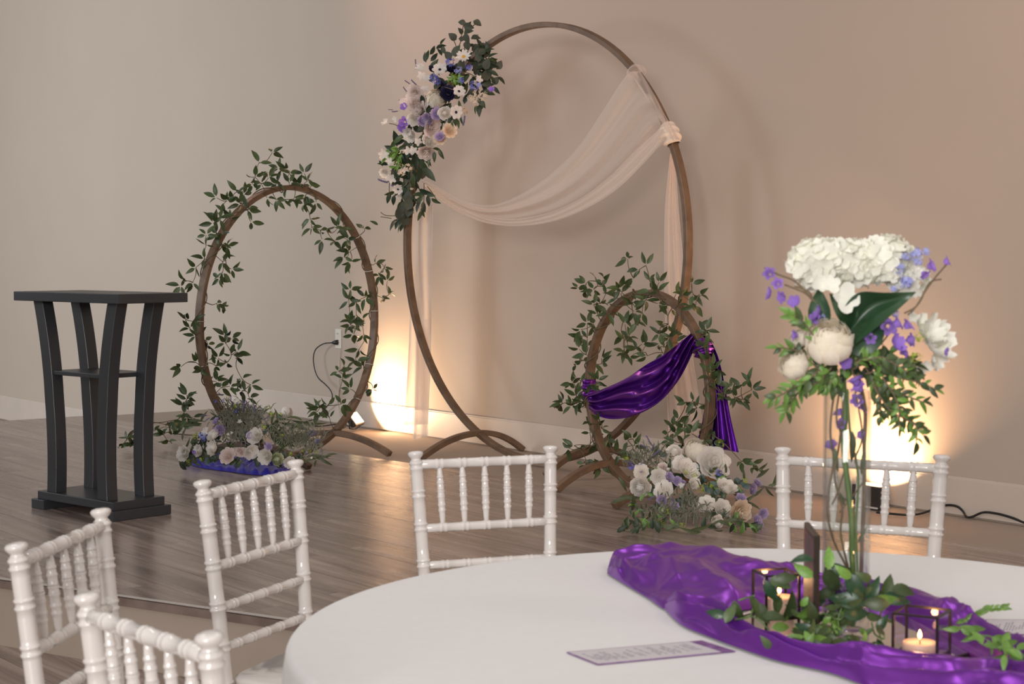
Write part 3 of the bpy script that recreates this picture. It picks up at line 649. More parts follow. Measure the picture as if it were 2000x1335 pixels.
bs = thing('satin_cloth', 'royal blue satin cloth bunched on the stage under the left floor flowers', 'cloth', on_z(460, 910, HS))
def bluef(x, y, t, s):
    p = on_z(x, y, HS + .003)
    if 0 < s < 1: p.z += .05 * sin(pi * s) ** .5 * (.25 + 1.6 * abs(noise.noise(V((t * 11, s * 3, 3)))) + .9 * abs(noise.noise(V((t * 23, s * 7, 9)))))
    return p
px_strip([(355, 893), (400, 892), (450, 893), (500, 893), (560, 893), (590, 897)], [(358, 903), (400, 914), (450, 921), (500, 927), (545, 926), (585, 914)], 70, 22, bluef).obj('cloth_sheet', M['bluesatin'], bs)

# ------------------------------------------------------------------ floral spray on the tallest arch
spray = thing('floral_spray', 'white, blush and violet artificial flower spray on the upper left of the tallest arch', 'flowers', rp(830, 240, .05))
def sprayP(px, py, o=.06): return rp(px, py, o)
def addflowers(root, lst, P, x0, y0, sc, outc=None):
    for kind, x, y, r in lst:
        px, py = x0 + x / sc, y0 + y / sc; p, floorz = P(px, py, r / sc); rr = r / sc * (p - CAM).length / F
        if floorz is not None and p.z - rr * .7 < floorz: p = on_z(px, py, floorz + rr * .75)
        d = VIEW * 1.0 + rv(.32)
        if outc is not None:
            d = d + V(((px - outc[0]) / outc[2] * .55, 0, -(py - outc[1]) / outc[2] * .55 + .15))
        place(kind, root, p, rr, d)
S1 = [('daisy',610,330,46),('anem',472,405,46),('anem',582,530,40),('anem',565,650,42),('anem',230,1095,32),('small',697,458,26),('ranb',697,458,18),
      ('peony',335,590,62),('peony',350,640,50),('peony',330,530,42),('rosei',450,570,56),('ranw',295,780,44),('ranw',410,815,46),('roseb',395,885,50),('ranb',430,740,56),('ranw',320,690,38),('ranw',500,655,36),('rosec',530,755,38),('rosec',470,800,34),
      ('blue',530,360,28),('blue',440,450,30),('blue',455,470,24),('pale',580,405,24),('blue',640,390,22),('blue',595,465,20),('blue',670,500,30),('purp',770,520,20),('pale',700,490,18),
      ('purp',265,705,36),('purp',245,740,34),('purp',265,620,24),('lilac',455,660,34),('lilac',400,690,34),('lilac',370,700,28),('lilac',470,790,26),
      ('small',360,400,34),('small',365,440,30),('small',395,455,26),('small',385,515,24),('small',350,380,26),('small',290,870,28),('small',150,890,38),('small',180,930,26),('ranw',150,1000,28),('small',190,1030,34),('small',270,980,24),('small',320,870,28),('small',155,710,28),('small',215,690,24),('small',345,820,26),('small',235,1135,22),('small',310,1090,14),
      ('cremesm',650,570,22),('cremesm',685,545,24),('cremesm',680,590,24),('cremesm',730,560,26),('cremesm',290,970,22),('cremesm',250,1000,22),
      ('navy',520,540,42),('navy',540,400,34),('navy',440,400,30),('navy',480,500,28),('moss',560,460,48),('moss',215,900,46),('moss',240,940,36),('rosec',620,640,22)]
for K_, o_ in ((('navy', 'moss'), .05), (('peony',), .07), (('rosei', 'ranw', 'roseb', 'ranb', 'rosec'), .09), (('blue', 'pale', 'purp', 'lilac', 'small', 'cremesm'), .12), (('anem', 'daisy'), .15)):
    addflowers(spray, [q for q in S1 if q[0] in K_], lambda px, py, r: (sprayP(px, py, o_ + random.random() * .02), None), 700, 0, 2.967, (820, 200, 90))
for x, y, a_, L in [(350,500,150,60),(310,490,160,50),(290,540,140,50),(280,575,175,50),(340,400,110,60),(190,1060,175,85),(230,1050,170,80),(255,1080,185,70),(240,640,200,50),(615,650,-85,80),(290,680,60,60),(210,640,160,40)]:
    px, py = 700 + x / 2.967, y / 2.967; p = sprayP(px, py, .09); a_ = radians(a_); d = V((cos(a_), -.2, sin(a_))).normalized(); Ls = L / 2.967 * 10 / F
    x_ = d.cross(V((0, -1, .2))).normalized(); R = Matrix((x_, d, x_.cross(d))).transposed().to_4x4(); link('lavender_sprig', random.choice(FM['lav']), spray, Matrix.Translation(p) @ R @ Matrix.Scale(Ls, 4))
LV = Leaves(spray, 'leaf', 290)
def pleaf(LV, kind, x, y, ang, L, P, x0, y0, sc, ndir=None):
    px, py = x0 + x / sc, y0 + y / sc; p = P(px, py); a_ = radians(ang); Lm = L / sc * (p - CAM).length / F
    d = V((cos(a_), random.uniform(-.25, .25), sin(a_))).normalized(); LV.add(kind, p - d * Lm * .5, d, Lm, ndir)
for x, y, a_, L in [(600,130,175,46),(690,135,-30,56),(640,155,-15,64),(590,180,120,46),(640,185,20,60),(545,212,140,60),(630,222,-70,62),(632,265,-80,60),(575,285,60,56),(600,225,0,40),(680,400,-80,70),(745,370,70,70),(740,430,60,80),(700,330,80,60),(720,300,40,60),(520,320,130,60),(560,300,100,60),(600,375,-60,60),(460,500,40,56),(290,1180,80,80),(240,1230,90,90),(270,1270,70,80),(290,1140,95,80)]:
    pleaf(LV, 'euc', x, y, a_, L, lambda a, b_: sprayP(a, b_, .06 + random.random() * .05), 700, 0, 2.967)
dl = [(490,240,60,50),(480,270,20,60),(400,320,80,60),(388,330,100,60),(440,330,50,60),(430,290,60,60),(470,300,120,50),(760,290,20,60),(780,320,30,60),(785,380,-20,60),(785,425,-25,60),(760,400,40,60),(770,350,-10,60),(750,490,0,70),(700,640,-90,70),(680,635,-100,50),(720,600,-60,60),(460,870,-20,60),(480,895,-60,60),(440,910,-90,60),(410,940,-100,60),(215,800,100,90),(240,800,40,80),(190,860,160,80),(205,830,60,70),(260,850,20,60),(330,940,-80,90),(350,900,-80,80),(390,970,-60,110),(410,1010,-45,100),(350,1010,-90,90),(320,1050,-90,80),(300,1100,-90,80),(180,1120,200,60),(175,1150,-110,60),(205,1160,-100,60),(140,950,170,60),(130,945,120,40),(390,1110,-20,80),(420,1130,-10,50),(450,1165,-30,60),(405,1165,-80,60),(380,1200,-80,60),(350,1170,-100,60),(345,1200,-110,60),(355,1250,-110,60),(375,1230,-80,60),(530,700,-110,60),(515,680,-120,70),(560,700,-80,60),(575,715,-70,60),(600,700,-80,50),(545,725,-100,50),(90,1290,150,50),(230,1290,-120,80),(205,1300,-130,80),(255,1300,-110,80),(240,1320,-120,60)]
for x, y, a_, L in dl: pleaf(LV, random.choice(['dark', 'dark', 'vine']), x, y, a_, L * 1.1, lambda a, b_: sprayP(a, b_, .04 + random.random() * .05), 700, 0, 2.967)
for k in range(60):
    pleaf(LV, random.choice(['dark', 'dark', 'euc']), random.gauss(725, 38), random.gauss(400, 75), random.uniform(-60, 120), random.uniform(55, 80), lambda a, b_: sprayP(a, b_, random.uniform(-.02, .05)), 700, 0, 2.967)
for k in range(230):     # backing foliage along the body of the spray
    t_ = random.random(); q = catmull([(640, 330), (560, 470), (470, 590), (400, 720), (330, 850), (290, 980), (290, 1120), (270, 1260)], 40)[int(t_ * 40)]; w_ = 100 * (1 - t_) ** .7 + 34
    x, y = q.x + random.gauss(0, w_ * .6), q.y + random.gauss(0, w_ * .5)
    pleaf(LV, random.choice(['dark', 'dark', 'dark', 'euc', 'vine2']), x, y, random.uniform(0, 360), random.uniform(50, 80), lambda a, b_: sprayP(a, b_, random.uniform(-.02, .06)), 700, 0, 2.967)
for x, y in [(180,880),(215,870),(200,910),(240,920),(190,935),(220,960),(150,940),(560,470),(540,450),(580,450)]:
    for k in range(3): pleaf(LV, 'fresh', x + random.gauss(0, 12), y + random.gauss(0, 12), random.uniform(0, 360), 46, lambda a, b_: sprayP(a, b_, .10), 700, 0, 2.967)
LV.flush()
b = MB()
for pts in [[(560,300),(590,250),(600,190),(610,140)], [(575,300),(560,250),(545,215)], [(600,220),(640,170),(690,130)], [(590,230),(630,200)], [(610,290),(632,240)], [(380,1060),(380,1130),(375,1200),(350,1260)], [(400,1080),(430,1120),(460,1170)], [(200,960),(180,1060),(180,1140)], [(310,1000),(280,1150),(250,1300)], [(540,660),(560,720)], [(180,715),(220,725),(260,760)], [(590,420),(640,425),(690,455)], [(470,500),(520,510),(560,525)], [(130,1230),(160,1248),(215,1250)], [(130,1255),(190,1265)]]:
    b = MB(); b.tube(catmull([sprayP(700 + x / 2.967, y / 2.967, .07) for x, y in pts], 10), .0028, 5); b.obj('stem', M['stem'], spray)

# ------------------------------------------------------------------ floor arrangements
def floorP(y0, Y0, k):
    def P(px, py, r=0): return at_y(px, py, Y0 + (y0 - py) / 100 * k)
    return P
def arrangement(name, label, loc, flowers, P, x0, y0, sc, outc, leaves, grass, sprigs, mats, back):
    t = thing(name, label, 'flowers', loc)
    addflowers(t, flowers, lambda px, py, r: (P(px, py), HS), x0, y0, sc, outc)
    LV = Leaves(t, 'leaf', 290)
    def PP(a, b_):
        p = P(a, b_) + V((0, .05, 0)); 
        return p if p.z > HS + .03 else on_z(a, b_, HS + .03)
    for kind, x, y, a_, L in leaves: pleaf(LV, kind, x, y, a_, L, PP, x0, y0, sc)
    for k in range(back[4]):
        x = random.uniform(back[0], back[1]); u = (x - back[0]) / (back[1] - back[0]); yt = back[2] + (back[3] - back[2]) * abs(u * 2 - 1) ** 2.2
        y = random.uniform(yt, back[3]); pleaf(LV, random.choice(mats), x, y, random.choice([random.uniform(20, 160), random.uniform(0, 360)]), random.uniform(60, 110) * (1.0 if sc < 5 else 1.3), PP, x0, y0, sc)
    for i, (Mx, k) in enumerate([(q[2], q[1]) for q in LV.L]):   # keep tips above the stage
        tip = Mx @ V((0, 1, 0)); bse = Mx @ V((0, 0, 0)); lift = max(0, HS + .012 - min(tip.z, bse.z)); LV.L[i] = (LV.L[i][0], k, Matrix.Translation((0, 0, lift)) @ Mx)
    LV.flush()
    g = MB()
    for (x, y, rx, ry, n, L) in grass:
        for k in range(int(n * .42)):
            px, py = x0 + (x + random.gauss(0, rx)) / sc, y0 + (y + random.gauss(0, ry)) / sc; p = P(px, py) + V((0, .03, 0)); p.z = max(p.z, HS + .01)
            d = V((random.gauss(0, .6), random.gauss(-.2, .3), random.uniform(.2, 1))).normalized() * L / sc * p.y / F; s_ = d.cross(V((0, 1, 0))).normalized() * .0022
            m1 = p + d * .5 + V((0, 0, .008)); q = p + d - V((0, 0, .006)); g.add([p - s_, p + s_, m1 + s_, m1 - s_, q], [(0, 1, 2, 3), (3, 2, 4)])
    tag(g.obj('fine_foliage', M['leaffine'], t), kind='stuff')
    b = MB()
    for (x, y, a_, L) in sprigs:
        px, py = x0 + x / sc, y0 + y / sc; p = P(px, py); a_ = radians(a_); d = V((cos(a_), -.15, sin(a_))).normalized(); x_ = d.cross(V((0, -1, .2))).normalized(); Ls = L / sc * p.y / F
        link('lavender_sprig', random.choice(FM['lav']), t, Matrix.Translation(p - d * Ls * .3 + V((0, 0, .02))) @ Matrix((x_, d, x_.cross(d))).transposed().to_4x4() @ Matrix.Scale(Ls, 4))
    return t
# left arrangement, coordinates in a crop at (330,760) x 5.714
A1 = [('ranw',165,715,80),('ranw',330,680,66),('ranw',485,650,84),('ranw',495,510,74),('ranw',965,525,88),('rosew',915,695,84),('ranw',1080,750,86),('green',1210,780,64),('ranw',1350,815,64),
      ('roseb',650,740,84),('ranb',790,700,54),('rosec',1240,760,30),('lilac',565,450,54),('lilac',520,350,42),('lilac',900,510,40),('lilac',1110,640,44),('purp',280,700,34),('pale',375,520,46),('small',400,470,44),('blue',385,555,30),('small',755,135,44),('small',420,440,30),
      ('lime',300,515,44),('lime',1105,200,30),('lime',1140,275,34),('lime',1240,285,28),('lime',1060,420,32),('lime',760,185,36),('lime',360,780,30),('lime',215,800,24),('lime',1260,520,26),('lime',1360,720,28),('lime',1560,690,28),('lime',1640,700,22),('lime',1490,680,22),('lime',190,690,30),('small',700,480,20),('small',660,500,20),('small',1590,760,18),('small',790,360,30),
      ('blue',600,130,22),('blue',520,135,20),('blue',750,250,26),('blue',1650,580,22),('pale',1540,700,16)]
LL = []
for (x, y, a_, L) in [(1380,330,160,180),(1480,380,175,240),(1600,395,0,240),(1440,440,165,200),(1250,440,35,220),(1190,300,100,150),(1060,260,50,140),(1150,330,80,160),(1330,400,170,220),(1250,350,10,160),(1330,470,40,180),(1700,770,10,160),(1740,820,-30,160),(1640,760,5,220),(1620,830,-100,110),(1600,800,20,200),(1800,740,15,130),(1520,470,150,180),(370,310,60,130),(290,360,0,150),(350,680,-35,130),(1000,560,-40,130),(480,290,150,90),(240,410,0,180),(150,500,80,150),(190,610,60,120),(1380,540,30,180),(1450,420,-20,160),(1180,440,70,150),(1120,480,95,140),(1230,500,60,150)]:
    LL.append(('long' if L > 170 else 'olive', x, y, a_, L * 1.15))
for (x, y) in [(400,800),(470,780),(430,760),(380,570),(1040,500),(1080,460),(410,830),(1210,320)]: LL += [('blue', x, y, random.uniform(0, 360), 60), ('blue', x + 15, y - 12, random.uniform(0, 360), 55)]
for x in range(500, 1000, 45): LL.append(('dark', x, random.uniform(250, 420), random.uniform(50, 130), 110))
PA = floorP(925, 9.16, .10)
arrangement('floor_flowers', 'low spread of white roses, lavender and grey foliage before the medium arch', on_z(470, 900, HS), A1, PA, 330, 760, 5.714, (500, 870, 110), LL,
            [(680, 330, 70, 90, 320, 130), (880, 330, 90, 60, 380, 150), (760, 520, 110, 60, 260, 100), (1450, 580, 120, 50, 420, 130), (1000, 450, 260, 80, 300, 120), (1560, 680, 70, 40, 130, 90)],
            [(420,330,170,110),(450,360,200,100),(780,260,120,110),(840,240,80,120),(900,240,100,130),(820,290,60,100),(1060,380,20,90),(960,290,80,130),(590,110,150,80),(1600,560,30,110),(1640,600,10,90),(1560,540,60,100),(690,180,70,90),(1080,660,90,60),(620,620,-30,70),(560,610,200,70)],
            ['dark', 'olive', 'vine', 'euc'], (130, 1500, 180, 860, 150))
A2_ = [('ranw',785,750,74),('rosew',930,670,60),('rosew',965,770,70),('rosew',1350,560,118),('rosew',1160,612,84),('rosew',1085,560,56),('ranw',1050,475,58),('rosei',1220,465,100),('ranw',1450,750,80),('rosew',1290,880,66),('rosew',1420,912,70),('rosec',1555,945,92),('ranw',1380,1020,54),('ranw',795,630,58),('ranw',1200,720,46),('ranb',955,590,34),
       ('lilac',1010,670,38),('lilac',1070,700,34),('lilac',1650,765,44),('lilac',1685,715,32),('lilac',1690,1012,52),('lilac',1730,950,36),('lilac',1560,830,38),('lilac',1050,890,34),('lilac',950,850,40),('lilac',1110,720,26),('purp',790,620,24),('blue',715,590,28),('blue',1390,640,28),
       ('lime',1400,420,42),('lime',1130,630,28),('lime',1200,660,28),('lime',1250,760,34),('lime',1320,735,28),('lime',1590,700,26),('lime',680,540,26),('lime',1110,1040,28),('moss',930,1030,44),('lime',990,940,28),('green',960,925,32),('small',1100,735,28),('small',1060,690,20),('small',1000,610,16)]
L2 = [('olive', x, y, a_, L) for (x, y, a_, L) in [(660,740,-60,140),(640,860,20,160),(735,890,-90,180),(720,840,0,180),(1010,770,-40,140),(1000,800,160,150),(1270,610,95,130),(1350,630,35,140),(1590,660,95,100),(1740,650,35,140),(1740,600,30,110),(1640,840,30,130),(1700,800,35,120),(1790,800,-50,110),(1830,700,70,130),(1660,900,-20,140),(1590,1030,-15,220),(1520,1000,5,160),(1480,960,70,130),(1370,890,75,130),(1250,1060,10,180),(1170,1080,170,180),(1000,1050,175,180),(1090,930,10,130),(900,910,20,120),(860,960,60,120),(1450,620,-80,100),(1120,540,-90,90),(1050,500,60,100),(690,440,0,0.1),(1460,1040,-20,200),(1830,740,10,110)] if L > 1]
for (x, y) in [(1245,510),(1265,690),(1350,735),(1390,800),(1545,710),(1590,745),(1300,775),(1330,760),(960,500),(920,480),(1400,680),(1240,610),(1130,840),(1080,860)]: L2 += [('blue', x, y, random.uniform(0, 360), 62), ('blue', x + 18, y + 10, random.uniform(0, 360), 56)]
PB = floorP(1030, 7.45, .34)
arrangement('floor_flowers', 'full low arrangement of white and cream roses with lilac blooms at the smallest arch', on_z(1350, 1000, HS), A2_, PB, 1050, 760, 3.92, (1350, 960, 110), L2,
            [(800, 560, 60, 40, 160, 90), (1150, 870, 90, 60, 210, 110), (1050, 950, 90, 40, 160, 100), (1200, 1010, 160, 30, 260, 90), (880, 520, 60, 40, 140, 90)],
            [(860,440,100,90),(870,500,80,80),(830,480,130,80),(890,540,60,90),(710,590,150,70),(1040,900,120,70),(900,850,190,90),(1560,830,20,60),(760,620,10,80)],
            ['dark', 'olive', 'vine', 'dark', 'fresh'], (640, 1700, 440, 1080, 170))
ga = MB()
# ------------------------------------------------------------------ outlet, cords, lamps
def wallpx(px, py, off=0): return on_pl(px, py, WN * (WC - off), WN)
RW = Matrix((WD, WN, V((0, 0, 1)))).transposed()
oc = wallpx(661, 661, .004); ot = thing('wall_outlet', 'cream power outlet on the wall between medium and tallest arches', 'outlet', oc)
b = MB(); b.box(oc, (.075, .007, .135), RW); bevel(b.obj('cover_plate', M['outlet'], ot, smooth=False), .002)
for dz in (.03, -.03):
    b = MB(); b.box(oc + V((0, 0, dz)) - WN * .004, (.036, .006, .036), RW); so = bevel(b.obj('socket', M['outlet'], ot, smooth=False), .003)
    b = MB()
    for dx in (-.008, .008): b.box(oc + V((0, 0, dz + .004)) + WD * dx - WN * .0072, (.003, .001, .012), RW)
    b.obj('slots', M['black'], so, smooth=False)
pc = thing('power_cord', 'black power cord plugged into the wall outlet and curling to the floor', 'cord', oc)
cpts = [(648, 669), (636, 670), (626, 674), (616, 683), (612, 700), (615, 722), (622, 738), (634, 749), (645, 761), (649, 773), (645, 785), (630, 803), (616, 819)]
P_ = [wallpx(x, y, .035 + .05 * sin(pi * k / 12)) for k, (x, y) in enumerate(cpts)]; P_[-1].z = max(P_[-1].z, HS + .01)
P_ += [on_z(590, 826, HS + .006), on_z(620, 832, HS + .006), on_z(660, 828, HS + .006), on_z(682, 832, HS + .006)]
b = MB(); b.tube(catmull(P_, 80), .0042, 6); b.obj('cable', M['black'], pc)
b = MB(); q0 = wallpx(661, 668, .008); q1 = P_[0]; b.tube([q0, q0 + (q1 - q0) * .3, q0 + (q1 - q0) * .75, q1], [.017, .018, .012, .005], 10); b.obj('plug', M['black'], pc)
b = MB(); b.tube(catmull([wallpx(664, 682, .012), wallpx(662, 710, .01), wallpx(661, 745, .012), wallpx(660, 790, .022), wallpx(664, 812, .03)], 30), .003, 6); tag(b.obj('white_cord', M['cordw']), 'thin white cord hanging straight down below the wall outlet', 'cord')
bl = MB(); bc = wallpx(558, 802, .05); bl.blob(bc, .031, 16, 10); tag(bl.obj('door_stop_ball', M['pwhite']), 'small round pale ball by the baseboard above left floor flowers', 'ball')

# small flood lamp, left
lc_ = on_z(693, 840, HS) ; fd = (WD * .62 + V((0, 0, .62)) + WN * .42).normalized(); fl_ = thing('flood_lamp', 'small tilted flood lamp with glowing face beside the medium arch foot', 'lamp', lc_)
hc_ = lc_ + V((0, 0, .075)); xx = fd.cross(V((0, 0, 1))).normalized(); yy = xx.cross(fd); RL = Matrix((xx, yy, -fd)).transposed()
b = MB(); b.box(hc_, (.15, .105, .028), RL); bevel(b.obj('housing', M['lamp'], fl_, smooth=False), .005)
b = MB()
for i in range(7): b.box(hc_ - fd * .022 + xx * (-.06 + .02 * i), (.003, .09, .016), RL)
b.obj('cooling_fins', M['lamp'], fl_, smooth=False)
b = MB(); b.box(hc_ + fd * .0155, (.125, .082, .004), RL); b.obj('lens', M['lampface'], fl_, smooth=False)
b = MB(); b.tube([hc_ - xx * .08, hc_ - xx * .085 - V((0, 0, .055)), V((hc_.x, hc_.y, HS + .006)), hc_ + xx * .085 - V((0, 0, .055)), hc_ + xx * .08], .005, 6); b.obj('bracket', M['lamp'], fl_)
light('flood_lamp_beam', 'AREA', hc_ + fd * .03, hc_ + fd * 1.0, 17, (1, .66, .38), .11, .07, spread=radians(145))
# right up-light
rc = on_z(1700, 990, HS); rt = thing('uplight', 'black box uplight on the stage glowing behind the right chair', 'lamp', rc)
fd = (WN * .7 + V((0, 0, .75))).normalized(); b = MB(); b.box(rc + V((0, 0, .052)), (.17, .07, .104), RW); bevel(b.obj('housing', M['lamp'], rt, smooth=False), .006)
b = MB(); b.box(rc + V((0, 0, .106)) + WN * .005, (.14, .05, .006), RW); b.obj('lens', M['lampface'], rt, smooth=False)
b = MB(); b.box(rc + V((0, 0, .006)) - WN * .037, (.15, .004, .008), RW); b.obj('base_strip', M['cordw'], rt, smooth=False)
light('uplight_beam', 'AREA', rc + V((0, 0, .113)) + WN * .01, rc + V((0, 0, 1)) + WN * .42 - WD * .20, 17, (1, .60, .32), .13, .045, spread=radians(150))
b = MB(); pts = [(1712, 1000), (1745, 1003), (1775, 1005), (1800, 1002), (1828, 992), (1848, 986), (1868, 988), (1880, 997), (1888, 1009), (1900, 1008), (1920, 1000), (1945, 1002), (1975, 1010), (2010, 1024), (2060, 1045)]
cpt = []
for x, y in pts:
    p = on_z(x, y, HS + .006)
    if p.dot(WN) > WC - .024: p = wallpx(x, y, .024)
    p.z = max(p.z, HS + .006); cpt.append(p)
b.tube(catmull(cpt, 100), .0055, 6); tag(b.obj('power_cord', M['black']), 'black cord snaking over the stage behind the right chair', 'cord')

# ------------------------------------------------------------------ chairs
def bamboo(b, fn, L, r, rings, n=12, taper=None, bump=1.17, m=14):
    """tube along fn(t in 0..1) with pairs of raised rings at the given t"""
    ts = [(i / m, 0) for i in range(m + 1)]
    e = .0035 / L
    for q in rings:
        for c_ in (q - 1.7 * e * 1.2, q + 1.7 * e * 1.2): ts += [(c_ - 1.3 * e, 0), (c_ - .6 * e, .8), (c_, 1), (c_ + .6 * e, .8), (c_ + 1.3 * e, 0)]
    ts = sorted([x for x in ts if 0 <= x[0] <= 1]); pts = [fn(t) for t, _ in ts]
    rr = [r * (taper(t) if taper else 1) * (1 + (bump - 1) * k) for t, k in ts]; b.tube(pts, rr, n)
def post(sx, z):      # centre line of a rear post, local frame: +Y is the sitter's front
    x = sx * (.168 + .022 * max(0, (z - .42) / .5) ** 1.0); y = -.045 * max(0, (z - .42) / .5) ** 1.3 - .035 * max(0, (.42 - z) / .42) ** 1.5
    return V((x, y, z))
def make_chair(label):
    t = thing('chiavari_chair', label, 'chair')
    for sx in (-1, 1):
        b = MB(); bamboo(b, lambda s: post(sx, .004 + .892 * s), .89, .0165, [.09, .30, .50, .60, .705, .81, .905, .985], 14, m=24)
        z0 = .895; prof = [(.0165, 0), (.013, .004), (.0125, .007), (.018, .012), (.0205, .017), (.0205, .021), (.017, .0245), (.009, .0265)]
        b.tube([post(sx, z0 + z) for _, z in prof], [r for r, _ in prof], 16); b.obj('rear_leg', M['white'], t)
        b = MB(); bamboo(b, lambda s: V((sx * (.19 + .004 * s), .37, .45 * s)), .45, .016, [.12, .35, .6, .85], 12); b.obj('front_leg', M['white'], t)
    for name, z, r, k in (('top_rail', .886, .0125, 5), ('middle_rail', .722, .0115, 5), ('back_rail', .627, .0105, 5), ('back_rail', .535, .0105, 5)):
        b = MB(); A_, B_ = post(-1, z), post(1, z); bamboo(b, lambda s: A_.lerp(B_, s), .38, r, [(i + 1) / 6 for i in range(k)], 12, bump=1.13, m=8); b.obj(name, M['white'], t)
    for i in range(5):
        s = (i + 1) / 6; A_ = post(-1, .727).lerp(post(1, .727), s); B_ = post(-1, .88).lerp(post(1, .88), s)
        b = MB(); bamboo(b, lambda q: A_.lerp(B_, q), .153, .0088, [.30, .54, .77], 10, taper=lambda q: .62 + .48 * sin(pi * q) ** .6, bump=1.17, m=10); b.obj('spindle', M['white'], t)
    b = MB(); n = 28
    def outline(k):
        a_ = 2 * pi * k / n; c_, s_ = cos(a_), sin(a_); e = .35; x = math.copysign(abs(c_) ** e, c_); y = math.copysign(abs(s_) ** e, s_); w_ = .185 + .016 * y; return x * w_, .185 + y * .195
    vs = [V((*outline(k), .445)) for k in range(n)] + [V((*outline(k), .462)) for k in range(n)] + [V((outline(k)[0] * .96, .185 + (outline(k)[1] - .185) * .96, .468)) for k in range(n)]
    b.add(vs, [tuple(range(n - 1, -1, -1)), tuple(range(2 * n, 3 * n))] + [(r * n + k, r * n + (k + 1) % n, (r + 1) * n + (k + 1) % n, (r + 1) * n + k) for r in range(2) for k in range(n)]); b.obj('seat', M['white'], t)
    for (a1, a2) in [((-.18, -.02, .22), (-.19, .37, .22)), ((.18, -.02, .22), (.19, .37, .22)), ((-.19, .37, .28), (.19, .37, .28)), ((-.17, -.01, .26), (.17, -.01, .26)), ((-.18, -.01, .32), (-.19, .37, .32)), ((.18, -.01, .32), (.19, .37, .32))]:
        b = MB(); A_, B_ = V(a1), V(a2); bamboo(b, lambda s: A_.lerp(B_, s), .38, .0095, [.25, .5, .75], 10, m=6); b.obj('stretcher', M['white'], t)
    return t
chairdef = [((28, 1067), (198, 997), 'white bamboo-turned chair at the far left, side on to the table'),
            ((390, 943), (580, 901), 'white bamboo-turned chair on the table left, before the blue floor cloth'),
            ((408, 1243), (168, 1165), 'nearest white bamboo-turned chair, back towards the viewer at lower left'),
            ((811, 885), (1075, 874), 'white bamboo-turned chair behind the table in front of the tallest arch'),
            ((1529, 877), (1840, 892), 'white bamboo-turned chair behind the glass vase at the right')]
TC = V((.50, 3.07, 0))
proto = make_chair(chairdef[0][2])
chairs = [proto] + [copy_tree(proto) for _ in chairdef[1:]]
for o, (l, r, lab) in zip(chairs, chairdef):
    a_, b_ = on_z(*l, .915), on_z(*r, .915); c_ = (a_ + b_) / 2; d = (b_ - a_); d.z = 0; W_ = d.length; d.normalize(); f = V((-d.y, d.x, 0))
    if f.dot(TC - c_) < 0: f = -f; d = -d
    xdir = V((f.y, -f.x, 0)); sc = max(.93, min(1.1, W_ / .38))
    pos = c_ + f * .045; ang = atan2(f.y, f.x) - pi / 2
    o.matrix_local = Matrix.Translation((pos.x, pos.y, 0)) @ Matrix.Rotation(ang, 4, 'Z') @ Matrix.Diagonal((sc, 1, 1, 1)); o['label'] = lab; o['group'] = 'white chairs around the table'

# ------------------------------------------------------------------ table and cloth
TR = .897; TZ = .76
tb = thing('round_table', 'round banquet table hidden under a plain white cloth', 'table', (TC.x, TC.y, 0))
b = MB(); b.grid(lambda u, v: TC + V((TR * .985 * [0, 1, 1, 0][round(v * 3)] * cos(2 * pi * u), TR * .985 * [0, 1, 1, 0][round(v * 3)] * sin(2 * pi * u), [TZ - .035, TZ - .035, TZ - .008, TZ - .008][round(v * 3)])), 64, 3, True); b.obj('tabletop', M['twig'], tb, smooth=False)
for k in range(4):
    a_ = pi / 4 + k * pi / 2; b = MB(); b.tube([TC + V((.5 * cos(a_), .5 * sin(a_), 0)), TC + V((.5 * cos(a_), .5 * sin(a_), TZ - .035))], .016, 10); b.obj('leg', M['bronze'], tb)
def clothf(u, v):
    a_ = 2 * pi * u
    if v < .35: r = TR * (v / .35) * .98; z = TZ
    elif v < .45:
        q = (v - .35) / .1 * pi / 2; r = TR * .98 + TR * .02 * sin(q); z = TZ - .018 * (1 - cos(q))
    else:
        q = (v - .45) / .55; z = (TZ - .018) * (1 - q) + .004 * q; fo = sin(13 * a_ + 2 * sin(3 * a_)); r = TR + .018 * q ** .5 + .045 * q + .038 * q * fo + .012 * q * sin(29 * a_)
        cdir = a_ - radians(211)
        while cdir > pi: cdir -= 2 * pi
        while cdir < -pi: cdir += 2 * pi
        if z < .52: r -= .15 * math.exp(-(cdir / .33) ** 2) * min(1, (.52 - z) / .06)
    return TC + V((r * cos(a_), r * sin(a_), z))
b = MB(); b.grid(clothf, 260, 60, True); tag(b.obj('tablecloth', M['cloth'], weld=True), 'plain white floor length cloth over the round table', 'tablecloth')

# runner
ZT = TZ + .002
def crumple(x, y, seed):
    p = V((x, y, seed)); w1 = V((noise.noise(p * 3.2), noise.noise(p * 3.2 + V((5, 9, 2))), 0)) * .16; w2 = V((noise.noise(p * 8), noise.noise(p * 8 + V((5, 9, 2))), 0)) * .05
    rd = lambda f, q, e, o: max(0, 1 - abs(noise.noise((p + q) * f + V((o, 1, o * 2)))) * 3.0) ** e
    return .62 * rd(4.2, w1, 1.5, 0) + .30 * rd(8.5, w1 + w2, 1.3, 3) + .13 * rd(17, w2, 1.1, 7) + .25 * (.5 + .5 * noise.noise(p * 5))
def runf(seed, amp, kf, alongfold):
    def fn(px, py, t, s):
        p = on_z(px, py, ZT); e = max(0, sin(pi * s)) ** .45 * min(1, t * 14)
        h = amp * (1 - alongfold) * crumple(p.x, p.y, seed) + amp * alongfold * (.5 + .5 * sin(2 * pi * (s * kf + .5 * sin(t * 7 + seed) + .9 * noise.noise(V((t * 7, s * 1.8, seed)))))) ** 1.2
        p.z = ZT + .003 + e * (h + amp * .30); return p
    return fn
rn = thing('satin_runner', 'shiny purple satin runner bunched on the white table around the centrepiece', 'table runner', TC + V((0, 0, TZ)))
